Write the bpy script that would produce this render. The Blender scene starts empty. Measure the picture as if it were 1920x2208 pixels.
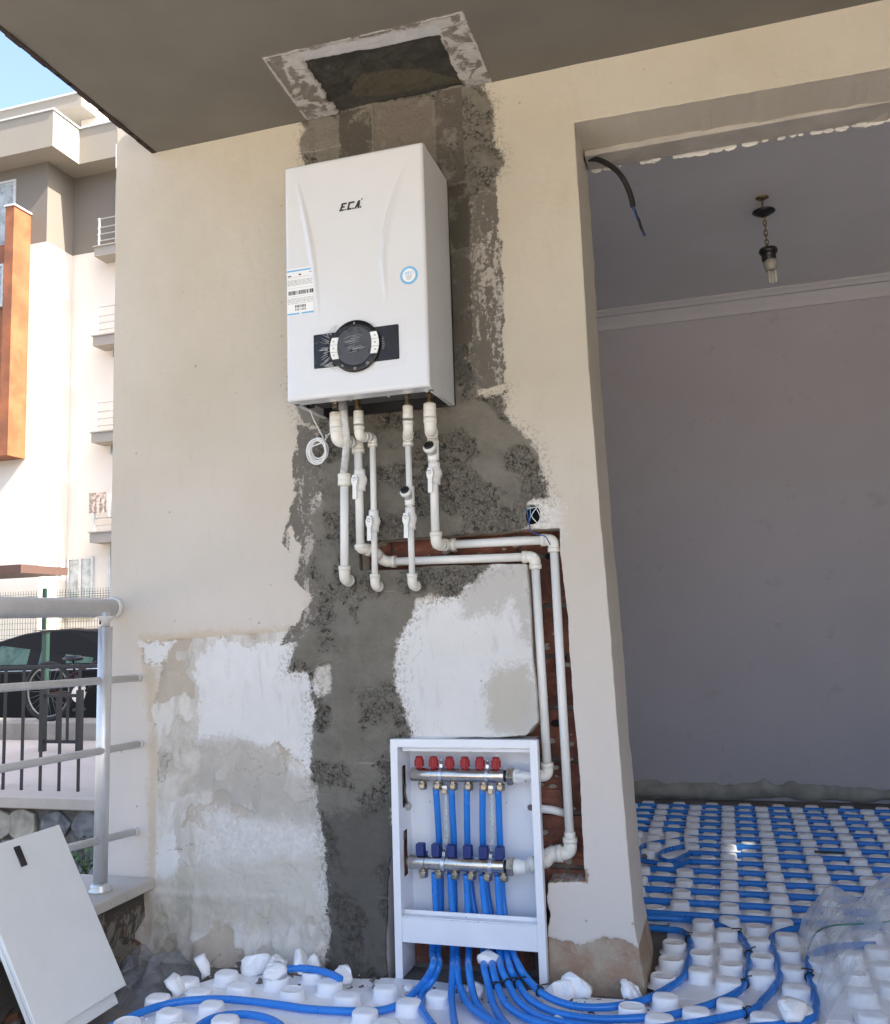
import bpy, bmesh, math, random
import numpy as np
from mathutils import Vector, Matrix
random.seed(7); RNG = np.random.RandomState(11)
S = bpy.context.scene
COL = S.collection
D = 2.6; H = 1.02; F = 1950.0                      # camera to wall, camera height, focal length in photo pixels
# ------------------------------------------------------------------ camera
ya, pi_, ro = math.radians(16.9), math.radians(7.02), math.radians(-1.82)
fw = Vector((-math.sin(ya)*math.cos(pi_), math.cos(ya)*math.cos(pi_), math.sin(pi_)))
r0 = Vector((math.cos(ya), math.sin(ya), 0)); u0 = r0.cross(fw)
CR = r0*math.cos(ro) + u0*math.sin(ro); CU = -r0*math.sin(ro) + u0*math.cos(ro)
cam = bpy.data.cameras.new('camera'); cob = bpy.data.objects.new('camera', cam); COL.objects.link(cob)
cam.sensor_fit = 'HORIZONTAL'; cam.sensor_width = 36; cam.lens = F/1920*36; cam.clip_start = .05; cam.clip_end = 900
M = Matrix((CR, CU, -fw)).transposed().to_4x4(); M.translation = (0, -D, H)
cob.matrix_world = M; S.camera = cob
# ------------------------------------------------------------------ light
SUN_EL = math.radians(47); sv = Vector((1, -.15, 0)).normalized()*math.cos(SUN_EL); sv.z = math.sin(SUN_EL)
w = bpy.data.worlds.new('World'); S.world = w; w.use_nodes = True
wn = w.node_tree; bg = wn.nodes['Background']; sk = wn.nodes.new('ShaderNodeTexSky')
sk.sky_type = 'NISHITA'; sk.sun_disc = False; sk.sun_elevation = SUN_EL; sk.sun_rotation = math.atan2(sv.x, sv.y)
sk.dust_density = 3.8; sk.air_density = .9; sk.ozone_density = 1.6
wn.links.new(sk.outputs[0], bg.inputs[0]); bg.inputs[1].default_value = .12
sl = bpy.data.lights.new('sun', 'SUN'); sl.energy = 3.7; sl.angle = math.radians(.5); sl.color = (1, .93, .82)
so = bpy.data.objects.new('sun', sl); COL.objects.link(so); so.rotation_euler = sv.to_track_quat('Z', 'Y').to_euler()
S.view_settings.view_transform = 'Standard'; S.view_settings.look = 'None'; S.view_settings.gamma = 1
S.view_settings.exposure = 2.27; S.view_settings.use_curve_mapping = False
S.render.engine = 'CYCLES'; S.cycles.max_bounces = 10; S.cycles.diffuse_bounces = 6; S.cycles.transparent_max_bounces = 12
# ------------------------------------------------------------------ measuring helpers (photo pixel -> place)
def ray(x, y): return fw + CR*((x-960)/F) - CU*((y-1104)/F)
def PY(p, Y=0.0):
    d = ray(*p); t = (Y+D)/d.y; return Vector((d.x*t, Y, d.z*t+H))
def PX(p, X):
    d = ray(*p); t = X/d.x; return Vector((X, d.y*t-D, d.z*t+H))
def PZ(p, z):
    d = ray(*p); t = (z-H)/d.z; return Vector((d.x*t, d.y*t-D, z))
def crop(x0, y0, s): return lambda x, y: (x0+x*s, y0+y*s)
O = crop(0, 0, 1920/1792); C1 = crop(0, 0, .39063); C2 = crop(500, 0, .39063); C3 = crop(1200, 0, .40179)
C4 = crop(0, 700, .33956); C5 = crop(230, 1950, .37388); C6 = crop(580, 820, .39063); C7 = crop(800, 1550, .31928)
C8 = crop(1300, 1650, .34598); CM = crop(1050, 1050, .46113); CL = crop(800, 1950, .39063); CD = crop(0, 1250, .26688)
CE = crop(0, 1300, .44053)
# ------------------------------------------------------------------ materials
def new_mat(name):
    m = bpy.data.materials.new(name); m.use_nodes = True
    return m, m.node_tree, m.node_tree.nodes['Principled BSDF']
def node(nt, t, **k):
    n = nt.nodes.new(t)
    for a, b in k.items():
        if a.startswith('i_'):
            key = a[2:]; key = int(key) if key.isdigit() else key.replace('_', ' ')
            n.inputs[key].default_value = b
        else: setattr(n, a, b)
    return n
def noise(nt, scale, detail=6, rough=.6, coord=None, dist=0):
    n = node(nt, 'ShaderNodeTexNoise'); n.inputs['Scale'].default_value = scale; n.inputs['Detail'].default_value = detail
    n.inputs['Roughness'].default_value = rough; n.inputs['Distortion'].default_value = dist
    if coord: nt.links.new(coord, n.inputs['Vector'])
    return n.outputs[0]
def ramp(nt, src, a, b, ca=0., cb=1.):
    n = node(nt, 'ShaderNodeMapRange', interpolation_type='SMOOTHSTEP'); nt.links.new(src, n.inputs[0])
    for i, v in enumerate((a, b, ca, cb)): n.inputs[i+1].default_value = v
    return n.outputs[0]
def mixc(nt, f, a, b):
    n = node(nt, 'ShaderNodeMix', data_type='RGBA')
    for sock, v in ((n.inputs[0], f), (n.inputs[6], a), (n.inputs[7], b)):
        if isinstance(v, (tuple, list)): sock.default_value = (*v, 1) if len(v) == 3 else v
        elif isinstance(v, (int, float)): sock.default_value = v
        else: nt.links.new(v, sock)
    return n.outputs[2]
def math_(nt, op, a, b=None, c=None):
    n = node(nt, 'ShaderNodeMath', operation=op)
    for i, v in enumerate((a, b, c)):
        if v is None: continue
        if isinstance(v, (int, float)): n.inputs[i].default_value = v
        else: nt.links.new(v, n.inputs[i])
    return n.outputs[0]
def bump(nt, bsdf, h, strength=.3, dist=.002):
    b = node(nt, 'ShaderNodeBump'); b.inputs['Strength'].default_value = strength; b.inputs['Distance'].default_value = dist
    nt.links.new(h, b.inputs['Height']); nt.links.new(b.outputs[0], bsdf.inputs['Normal'])
def plain(name, col, rough=.5, metal=0, var=.12, scale=12, bmp=0, bscale=200, coat=0, spec=None, dirt=0, dirtcol=(.12, .1, .08)):
    m, nt, b = new_mat(name)
    tc = node(nt, 'ShaderNodeTexCoord').outputs['Object']
    n = noise(nt, scale, 5, .6, tc)
    c = mixc(nt, ramp(nt, n, .3, .7), tuple(x*(1-var) for x in col), tuple(min(1, x*(1+var)) for x in col))
    if dirt:
        c = mixc(nt, math_(nt, 'MULTIPLY', ramp(nt, noise(nt, scale*4, 8, .75, tc), .56, .72), dirt), c, dirtcol)
    nt.links.new(c, b.inputs['Base Color']); b.inputs['Metallic'].default_value = metal
    nt.links.new(ramp(nt, n, .3, .7, rough*.85, min(1, rough*1.15)), b.inputs['Roughness'])
    if spec is not None: b.inputs['Specular IOR Level'].default_value = spec
    if coat: b.inputs['Coat Weight'].default_value = coat; b.inputs['Coat Roughness'].default_value = .08
    if bmp: bump(nt, b, noise(nt, bscale, 6, .65, tc), bmp, .003)
    return m
MT = {}
MT['boiler'] = plain('boiler white enamel', (.66, .675, .69), .22, var=.01, coat=.3)
MT['ppr'] = plain('white pipe plastic', (.76, .76, .73), .32, var=.03, scale=6)
MT['ppr_fit'] = plain('ivory fitting plastic', (.74, .72, .65), .34, var=.04, scale=9)
MT['blue'] = plain('blue heating pipe', (.020, .205, .66), .27, var=.07, scale=4)
MT['cab'] = plain('cabinet white paint', (.80, .82, .86), .35, var=.02)
MT['door'] = plain('door panel paint', (.76, .78, .77), .4, var=.02)
MT['steel'] = plain('brushed nickel', (.60, .57, .53), .26, 1, var=.1, scale=30)
MT['zinc'] = plain('zinc clamp', (.68, .72, .78), .3, 1, var=.1, scale=60)
MT['brass'] = plain('nickel brass', (.48, .42, .33), .3, 1, var=.15, scale=60)
MT['dbrass'] = plain('old brass', (.30, .24, .13), .4, 1, var=.3, scale=60)
MT['red'] = plain('red knob plastic', (.34, .014, .020), .42, var=.06)
MT['navy'] = plain('navy knob plastic', (.012, .030, .165), .42, var=.06)
MT['black'] = plain('black plastic', (.014, .014, .015), .35, var=.1)
MT['panel'] = plain('panel gloss black', (.009, .009, .010), .22, var=.1, spec=.3)
MT['dial'] = plain('dial dark grey', (.045, .044, .043), .3, var=.2, scale=40)
MT['grey'] = plain('grey print', (.30, .30, .31), .6)
MT['ink'] = plain('black print', (.02, .02, .02), .6)
MT['paper'] = plain('white paper', (.78, .80, .80), .6, var=.02)
MT['lblue'] = plain('light blue print', (.17, .42, .68), .5, var=.05)
MT['eps'] = plain('white foam', (.90, .91, .93), .75, var=.02, scale=20, bmp=.25, bscale=260)
MT['rail'] = plain('satin aluminium', (.66, .665, .66), .40, .6, var=.06, scale=14, bmp=.05)
MT['railw'] = plain('painted rail', (.68, .675, .66), .45, .1, var=.07, scale=20, bmp=.06)
MT['cord'] = plain('white cord', (.72, .73, .72), .45, var=.03)
MT['rubber'] = plain('black rubber cable', (.012, .012, .012), .55)
MT['wire'] = plain('blue wire', (.03, .08, .30), .4)
MT['brick'] = plain('terracotta', (.185, .072, .048), .9, var=.5, scale=11, bmp=.9, bscale=70, dirt=.7, dirtcol=(.30, .25, .21))
MT['mortar'] = plain('grey mortar', (.16, .14, .125), .95, var=.35, scale=18, bmp=.6, bscale=80)
MT['dark'] = plain('dark rough core', (.035, .022, .018), .95, var=.4, scale=20, bmp=.6, bscale=60)
MT['coping'] = plain('speckled terrazzo coping', (.52, .48, .43), .6, var=.08, scale=8, dirt=.8, dirtcol=(.17, .14, .12), bmp=.2)
MT['room'] = plain('lavender room paint', (.505, .485, .515), .75, var=.05, scale=1.6, bmp=.15, bscale=60, dirt=.22)
MT['roomc'] = plain('room ceiling paint', (.66, .65, .66), .75, var=.05, scale=1.5, bmp=.1, bscale=60)
MT['cove'] = plain('cove plaster', (.60, .59, .61), .7, var=.02)
MT['skirt'] = plain('broken base plaster', (.36, .35, .31), .9, var=.25, scale=9, bmp=.8, bscale=40, dirt=.5)
MT['screed'] = plain('dirty screed', (.17, .155, .14), .95, var=.3, scale=7, bmp=.6, bscale=60, dirt=.6)
MT['ground'] = plain('ground earth', (.22, .2, .17), .95, var=.3, scale=.8)
MT['yard'] = plain('pale yard concrete', (.50, .42, .36), .9, var=.07, scale=1.2, bmp=.1)
MT['street'] = plain('asphalt', (.07, .068, .065), .9, var=.2, scale=1)
MT['fence'] = plain('black painted iron', (.018, .017, .018), .5)
MT['green'] = plain('green fence coating', (.012, .038, .028), .5)
MT['stone'] = plain('grey field stone', (.17, .168, .165), .8, var=.5, scale=14, bmp=.6, bscale=40, dirt=.4)
MT['stoneb'] = plain('buff field stone', (.36, .32, .25), .8, var=.3, scale=10, bmp=.6, bscale=40)
MT['leaf'] = plain('weed leaf', (.07, .13, .035), .6, var=.4, scale=30)
MT['bldw'] = plain('white facade', (.62, .57, .51), .85, var=.03, scale=.8)
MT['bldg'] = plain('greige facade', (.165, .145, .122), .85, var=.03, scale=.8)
MT['bldc'] = plain('cornice render', (.27, .245, .205), .85, var=.03, scale=.8)
MT['bldb'] = plain('balcony slab', (.30, .275, .24), .85, var=.05, scale=2)
MT['wood'] = plain('orange timber cladding', (.25, .088, .034), .6, var=.25, scale=1.3)
MT['pvc'] = plain('white window frame', (.50, .50, .49), .4)
MT['curtain'] = plain('window with curtain', (.35, .38, .38), .3, var=.3, scale=3)
MT['cloth'] = plain('patterned cloth', (.38, .30, .25), .9, var=.6, scale=14)
MT['brown'] = plain('brown canopy', (.085, .045, .035), .7)
MT['car'] = plain('car black paint', (.006, .006, .0065), .5, var=.05, spec=.12)
MT['tyre'] = plain('tyre rubber', (.015, .015, .015), .8)
MT['bikerim'] = plain('dull bike rim', (.22, .21, .20), .45, .3)
MT['chrome'] = plain('alloy', (.55, .56, .58), .3, 1)
MT['bulb'] = plain('frosted lamp tube', (.62, .60, .55), .35)
MT['ltbase'] = plain('lamp base plastic', (.34, .32, .27), .5)
MT['redp'] = plain('red bike paint', (.25, .02, .03), .35)
def glassy(name, col, alpha, rough=.1, tint_rough=.5, noise_s=8):
    m, nt, b = new_mat(name)
    out = nt.nodes['Material Output']; tr = node(nt, 'ShaderNodeBsdfTransparent'); mx = node(nt, 'ShaderNodeMixShader')
    b.inputs['Base Color'].default_value = (*col, 1); b.inputs['Roughness'].default_value = rough
    tc = node(nt, 'ShaderNodeTexCoord').outputs['Object']; n = noise(nt, noise_s, 5, .6, tc, 1.5)
    nt.links.new(ramp(nt, n, .35, .7, alpha*.6, min(1, alpha*1.5)), mx.inputs[0])
    nt.links.new(tr.outputs[0], mx.inputs[1]); nt.links.new(b.outputs[0], mx.inputs[2]); nt.links.new(mx.outputs[0], out.inputs[0])
    bump(nt, b, noise(nt, noise_s*2, 4, .5, tc, 1), .3, .01)
    return m
MT['film'] = glassy('clear protective film', (.75, .76, .77), .022, .10, noise_s=40)
MT['bag'] = None
def bag_material():
    m, nt, b = new_mat('clear plastic bag'); out = nt.nodes['Material Output']; tr = node(nt, 'ShaderNodeBsdfTransparent'); mx = node(nt, 'ShaderNodeMixShader')
    b.inputs['Base Color'].default_value = (.72, .73, .77, 1); b.inputs['Roughness'].default_value = .14
    tc = node(nt, 'ShaderNodeTexCoord').outputs['Object']; lw_ = node(nt, 'ShaderNodeLayerWeight'); lw_.inputs[0].default_value = .35
    f = math_(nt, 'MULTIPLY_ADD', lw_.outputs['Facing'], .62, .16); f = math_(nt, 'MULTIPLY', f, ramp(nt, noise(nt, 7, 4, .5, tc, 1), .3, .7, .75, 1.3))
    nt.links.new(f, mx.inputs[0]); nt.links.new(tr.outputs[0], mx.inputs[1]); nt.links.new(b.outputs[0], mx.inputs[2]); nt.links.new(mx.outputs[0], out.inputs[0]); return m
MT['bag'] = bag_material()
MT['bagd'] = glassy('grey plastic sheet', (.25, .26, .28), .42, .18, noise_s=16)
MT['dusty'] = glassy('sun spot dimming pane', (.5, .5, .48), .86, .5, noise_s=3)  # translucent pane added only to weaken the sun spot
MT['clear'] = glassy('clear flow gauge', (.55, .6, .6), .5, .1, noise_s=60)
MT['hose'] = glassy('milky hose', (.68, .68, .66), .85, .25, noise_s=10)
MT['cglass'] = plain('car window glass', (.025, .045, .036), .12, var=.4, scale=6, spec=.5)
# --------------------------------------------------- the weathered wall and soffit: one material driven by region attributes
def attr(nt, n): a = node(nt, 'ShaderNodeAttribute', attribute_name=n); return a.outputs['Fac']
def wall_material():
    m, nt, b = new_mat('weathered plaster wall')
    tc = node(nt, 'ShaderNodeTexCoord').outputs['Object']
    big = noise(nt, 2.2, 5, .55, tc); mid = noise(nt, 14, 7, .65, tc, .4); fine = noise(nt, 70, 8, .72, tc); speck = noise(nt, 130, 4, .7, tc)
    mp = node(nt, 'ShaderNodeMapping'); mp.inputs['Scale'].default_value = (1, 1, .28); nt.links.new(tc, mp.inputs[0])
    streak = noise(nt, 22, 7, .68, mp.outputs[0], .6)
    def mask(name, amp, wd, extra=None, off=0):
        e = math_(nt, 'MULTIPLY_ADD', fine, amp, -amp*.5)
        e = math_(nt, 'ADD', e, math_(nt, 'MULTIPLY_ADD', mid, amp*1.2, -amp*.6))
        e = math_(nt, 'ADD', e, math_(nt, 'MULTIPLY_ADD', speck, amp*.6, -amp*.3))
        v = math_(nt, 'ADD', attr(nt, name), e)
        return ramp(nt, v, off+wd, off-wd)
    # cream paint
    c = mixc(nt, ramp(nt, big, .3, .7), (.485, .435, .348), (.53, .485, .405))
    c = mixc(nt, math_(nt, 'MULTIPLY', ramp(nt, streak, .5, .75), .25), c, (.40, .36, .31))
    c = mixc(nt, math_(nt, 'MULTIPLY', attr(nt, 'low'), 1.), c, (.66, .605, .56))  # paler toward the floor: brighter low light painted into the cream
    vo = node(nt, 'ShaderNodeTexVoronoi'); vo.inputs['Scale'].default_value = 13; nt.links.new(tc, vo.inputs['Vector'])
    dots = math_(nt, 'MULTIPLY', ramp(nt, vo.outputs['Distance'], .075, .035), ramp(nt, mid, .44, .53))
    vo2 = node(nt, 'ShaderNodeTexVoronoi'); vo2.inputs['Scale'].default_value = 34; nt.links.new(tc, vo2.inputs['Vector'])
    dots = math_(nt, 'MAXIMUM', dots, math_(nt, 'MULTIPLY', ramp(nt, vo2.outputs['Distance'], .10, .05), ramp(nt, mid, .58, .62)))
    c = mixc(nt, math_(nt, 'MULTIPLY', dots, .6), c, (.17, .14, .11))
    c = mixc(nt, math_(nt, 'MULTIPLY', mask('stain', .05, .012), .4), c, (.46, .34, .17))
    # brown damp plaster at the pillar foot
    c2 = mixc(nt, ramp(nt, mid, .35, .65), (.33, .215, .15), (.40, .33, .25))
    c2 = mixc(nt, ramp(nt, fine, .55, .7), c2, (.47, .36, .30))
    c = mixc(nt, mask('brown', .02, .002), c, c2)
    # grey skim
    c3 = mixc(nt, ramp(nt, mid, .3, .7), (.44, .40, .34), (.60, .565, .51))
    c3 = mixc(nt, math_(nt, 'MULTIPLY', ramp(nt, streak, .52, .66), .5), c3, (.27, .25, .225))
    c3 = mixc(nt, ramp(nt, math_(nt, 'ADD', attr(nt, 'flake'), math_(nt, 'MULTIPLY_ADD', fine, .16, -.08)), -.012, .012), c3, mixc(nt, ramp(nt, streak, .4, .62), (.64, .61, .56), (.50, .465, .41)))
    c3 = mixc(nt, math_(nt, 'MULTIPLY', ramp(nt, attr(nt, 'flake2'), .10, .12), .8), c3, (.43, .365, .285))
    c3 = mixc(nt, math_(nt, 'MULTIPLY', attr(nt, 'crack'), .7), c3, (.16, .14, .12))
    c = mixc(nt, mask('skim', .012, .0015), c, c3)
    # white plaster
    c4 = mixc(nt, ramp(nt, big, .3, .7), (.64, .63, .61), (.73, .72, .705))
    c4 = mixc(nt, math_(nt, 'MULTIPLY', ramp(nt, streak, .54, .70), .45), c4, (.46, .45, .43))
    c4 = mixc(nt, math_(nt, 'MULTIPLY', ramp(nt, fine, .62, .75), .5), c4, (.30, .28, .25))
    c = mixc(nt, math_(nt, 'MULTIPLY', mask('white', .085, .004), .93), c, mixc(nt, math_(nt, 'MULTIPLY', attr(nt, 'crack'), .5), c4, (.30, .28, .25)))
    c = mixc(nt, math_(nt, 'MULTIPLY', math_(nt, 'MULTIPLY', dots, mask('skim', .012, .0015)), .55), c, (.20, .18, .15))
    c = mixc(nt, math_(nt, 'MULTIPLY', mask('pale', .10, .03), .85), c, mixc(nt, ramp(nt, fine, .35, .65), (.70, .685, .65), (.58, .555, .52)))
    c = mixc(nt, math_(nt, 'MULTIPLY', mask('smear', .09, .02), .62), c, (.40, .37, .325))
    c = mixc(nt, math_(nt, 'MULTIPLY', mask('beige', .09, .02), .6), c, (.50, .46, .37))
    # thin dirty coat, scraped
    s2 = math_(nt, 'ADD', math_(nt, 'MULTIPLY', streak, .6), math_(nt, 'MULTIPLY', fine, .4))
    c5 = mixc(nt, ramp(nt, s2, .515, .555), (.155, .14, .12), (.42, .385, .34))
    c = mixc(nt, mask('thin', .03, .002), c, c5)
    # cement render
    pn = noise(nt, 62, 3, .65, tc, .3); pn2 = noise(nt, 120, 3, .7, tc)
    sm_ = mixc(nt, ramp(nt, mid, .3, .7), (.168, .154, .127), (.225, .208, .172))
    sm_ = mixc(nt, math_(nt, 'MULTIPLY', ramp(nt, big, .4, .65), .5), sm_, (.235, .218, .185))
    ro_ = mixc(nt, ramp(nt, pn2, .40, .60), (.105, .096, .080), (.200, .184, .153))
    c6 = mixc(nt, attr(nt, 'rough'), sm_, ro_)
    pit = math_(nt, 'MULTIPLY', ramp(nt, pn, .56, .61), ramp(nt, attr(nt, 'rough'), .15, .6, .12, 1))
    c6 = mixc(nt, math_(nt, 'MULTIPLY', pit, .75), c6, (.022, .020, .016))
    ms_ = node(nt, 'ShaderNodeMapping'); ms_.inputs['Rotation'].default_value = (0, .45, 0); ms_.inputs['Scale'].default_value = (.35, 1, 4.5); nt.links.new(tc, ms_.inputs[0])
    c6 = mixc(nt, math_(nt, 'MULTIPLY', ramp(nt, noise(nt, 12, 2, .5, ms_.outputs[0]), .70, .73), .55), c6, (.34, .32, .28))
    c6 = mixc(nt, math_(nt, 'MULTIPLY', mask('dark_cement', .08, .03), .6), c6, (.070, .065, .058))  # darker cement near the floor and in a strip right of the boiler
    halo = math_(nt, 'MULTIPLY', ramp(nt, attr(nt, 'cement'), .055, .0), ramp(nt, math_(nt, 'ADD', math_(nt, 'MULTIPLY', fine, .6), math_(nt, 'MULTIPLY', speck, .4)), .50, .56))
    c = mixc(nt, math_(nt, 'MULTIPLY', halo, .75), c, (.25, .23, .195))
    c = mixc(nt, mask('cement', .055, .0012), c, c6)
    # concrete blocks in the chimney chase
    c7 = mixc(nt, attr(nt, 'tone'), (.085, .075, .060), (.19, .165, .135))
    c7 = mixc(nt, math_(nt, 'MULTIPLY', ramp(nt, fine, .6, .7), .4), c7, (.33, .3, .26))
    c = mixc(nt, mask('block', .010, .002), c, mixc(nt, ramp(nt, mid, .5, .62), c7, c6))
    nt.links.new(c, b.inputs['Base Color']); b.inputs['Roughness'].default_value = .9; b.inputs['Specular IOR Level'].default_value = .25
    rough = math_(nt, 'MAXIMUM', ramp(nt, attr(nt, 'cement'), .01, -.02, .12, 1.), ramp(nt, attr(nt, 'thin'), .01, -.01, .12, .5))
    h = math_(nt, 'MULTIPLY', math_(nt, 'ADD', math_(nt, 'ADD', fine, math_(nt, 'MULTIPLY', speck, .5)), math_(nt, 'MULTIPLY', mid, .8)), rough)
    bump(nt, b, h, 1.0, .008)
    return m
def soffit_material():
    m, nt, b = new_mat('painted soffit with cement patch')
    tc = node(nt, 'ShaderNodeTexCoord').outputs['Object']
    big = noise(nt, 3, 5, .6, tc); mid = noise(nt, 13, 7, .65, tc, .6); fine = noise(nt, 60, 8, .7, tc)
    def mask(name, amp, wd):
        e = math_(nt, 'ADD', math_(nt, 'MULTIPLY_ADD', fine, amp, -amp*.5), math_(nt, 'MULTIPLY_ADD', mid, amp*1.5, -amp*.75))
        return ramp(nt, math_(nt, 'ADD', attr(nt, name), e), wd, -wd)
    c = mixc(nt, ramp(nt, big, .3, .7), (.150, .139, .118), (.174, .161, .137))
    p = mixc(nt, ramp(nt, mid, .44, .52), (.20, .18, .155), (.50, .48, .46))
    c = mixc(nt, mask('rim', .008, .001), c, p)
    c = mixc(nt, mask('pale', .012, .004), c, (.52, .52, .53))
    c = mixc(nt, mask('core', .022, .0015), c, mixc(nt, ramp(nt, mid, .4, .6), (.030, .029, .025), (.055, .052, .042)))
    c = mixc(nt, mask('olive', .03, .004), c, (.085, .075, .050))
    c = mixc(nt, math_(nt, 'MULTIPLY', mask('line', .0045, .0016), .75), c, (.52, .51, .48))
    nt.links.new(c, b.inputs['Base Color']); b.inputs['Roughness'].default_value = .9
    bump(nt, b, math_(nt, 'MULTIPLY', fine, ramp(nt, attr(nt, 'rim'), .005, -.005, .15, 1.)), .7, .005)
    return m
MT['wall'] = wall_material(); MT['soffit'] = soffit_material()
# ------------------------------------------------------------------ mesh helpers
def frame_of(ax, hint=None):
    ax = Vector(ax).normalized(); h = Vector(hint) if hint else (Vector((0, 0, 1)) if abs(ax.z) < .9 else Vector((0, 1, 0)))
    a = h.cross(ax).normalized(); return a, ax.cross(a).normalized(), ax
class MB:
    def __init__(s): s.v = []; s.f = []; s.s = []
    def add(s, vs, fs, smooth=False):
        n = len(s.v); s.v += [tuple(v) for v in vs]; s.f += [tuple(i+n for i in f) for f in fs]; s.s += [smooth]*len(fs); return s
    def box(s, a, b, M=None):
        a = Vector(a); b = Vector(b)
        vs = [Vector((x, y, z)) for x in (min(a.x, b.x), max(a.x, b.x)) for y in (min(a.y, b.y), max(a.y, b.y)) for z in (min(a.z, b.z), max(a.z, b.z))]
        if M is not None: vs = [M @ v for v in vs]
        return s.add(vs, [(0, 1, 3, 2), (4, 6, 7, 5), (0, 4, 5, 1), (2, 3, 7, 6), (0, 2, 6, 4), (1, 5, 7, 3)])
    def tube(s, pts, r, seg=14, cap=True, squash=1):
        pts = [Vector(p) for p in pts]; n = len(pts); rs = r if isinstance(r, (list, tuple)) else [r]*n
        t = (pts[1]-pts[0]).normalized(); a, b, _ = frame_of(t); vs = []
        for i, p in enumerate(pts):
            t2 = (pts[min(i+1, n-1)]-pts[max(i-1, 0)]).normalized()
            q = t.rotation_difference(t2); a = q @ a; b = q @ b; t = t2
            for k in range(seg):
                an = 2*math.pi*k/seg; vs.append(p + a*rs[i]*math.cos(an) + b*rs[i]*math.sin(an)*squash)
        fs = [(i*seg+k, i*seg+(k+1) % seg, (i+1)*seg+(k+1) % seg, (i+1)*seg+k) for i in range(n-1) for k in range(seg)]
        s.add(vs, fs, True)
        if cap:
            m = len(s.v)-n*seg; s.f += [tuple(m+k for k in reversed(range(seg))), tuple(m+(n-1)*seg+k for k in range(seg))]; s.s += [False, False]
        return s
    def lathe(s, prof, o, ax, seg=20, hint=None, smooth=True, sx=1, sy=1):
        a, b, c = frame_of(ax, hint); o = Vector(o); vs = []
        for (r, h) in prof:
            for k in range(seg):
                an = 2*math.pi*k/seg; vs.append(o + c*h + a*(max(r, 1e-5)*math.cos(an)*sx) + b*(max(r, 1e-5)*math.sin(an)*sy))
        n = len(prof)
        fs = [(i*seg+k, i*seg+(k+1) % seg, (i+1)*seg+(k+1) % seg, (i+1)*seg+k) for i in range(n-1) for k in range(seg)]
        s.add(vs, fs, smooth)
        m = len(s.v)-n*seg; s.f += [tuple(m+k for k in reversed(range(seg))), tuple(m+(n-1)*seg+k for k in range(seg))]; s.s += [False, False]
        return s
    def prism(s, poly, o, a, b, c, t):           # poly in the a,b plane at o, thickness t along c
        o, a, b, c = map(Vector, (o, a, b, c)); n = len(poly)
        vs = [o+a*x+b*y for x, y in poly] + [o+a*x+b*y+c*t for x, y in poly]
        return s.add(vs, [tuple(reversed(range(n))), tuple(range(n, 2*n))] + [(i, (i+1) % n, n+(i+1) % n, n+i) for i in range(n)])
    def build(s, name, mat, parent=None, bevel=0, bseg=2, origin=None):
        me = bpy.data.meshes.new(name); me.from_pydata(s.v, [], s.f); me.polygons.foreach_set('use_smooth', s.s)
        bm = bmesh.new(); bm.from_mesh(me); bmesh.ops.recalc_face_normals(bm, faces=bm.faces)
        if bevel:
            ed = [e for e in bm.edges if len(e.link_faces) == 2 and e.calc_face_angle(0) > .5]
            r = bmesh.ops.bevel(bm, geom=ed, offset=bevel, segments=bseg, profile=.5, affect='EDGES', clamp_overlap=True)
            for f in r['faces']: f.smooth = True
        bm.to_mesh(me); bm.free(); me.materials.append(MT[mat] if isinstance(mat, str) else mat)
        if bevel:
            try: me.shade_auto_smooth
            except Exception: pass
        o = bpy.data.objects.new(name, me); COL.objects.link(o)
        org = Vector(origin) if origin is not None else None
        if org is not None:
            me.transform(Matrix.Translation(-org)); o.location = org
        if parent is not None: adopt(o, parent)
        return o
WL = {}
def wloc(o):
    p = Vector(o.location)
    while o.parent: o = o.parent; p = p + Vector(o.location)
    return p
def adopt(o, parent):
    o.location = Vector(o.location) - wloc(parent); o.parent = parent; return o
def inst(name, me, loc, parent=None, rz=0, sc=None):
    o = bpy.data.objects.new(name, me); COL.objects.link(o); o.location = Vector(loc)
    if parent is not None: adopt(o, parent)
    o.rotation_euler.z = rz
    if sc: o.scale = sc
    return o
def tag(o, label=None, cat=None, group=None, kind=None):
    if label: o['label'] = label
    if cat: o['category'] = cat
    if group: o['group'] = 'blue floor heating pipes' if group == 'runs' else group
    if kind: o['kind'] = kind
    return o
def thing(name, loc, label, cat, group=None):
    o = bpy.data.objects.new(name, None); COL.objects.link(o); o.location = loc; o.empty_display_size = .05
    return tag(o, label, cat, group)
def struct(o): o['kind'] = 'structure'; return o
def crom(pts, n=8):
    P = [Vector(p) for p in pts]; P = [P[0]*2-P[1]] + P + [P[-1]*2-P[-2]]; out = []
    for i in range(1, len(P)-2):
        for k in range(n):
            t = k/n; a, b, c, d = P[i-1:i+3]
            out.append(.5*((2*b)+(c-a)*t+(2*a-5*b+4*c-d)*t*t+(3*b-a-3*c+d)*t**3))
    return out+[P[-2]]
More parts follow.
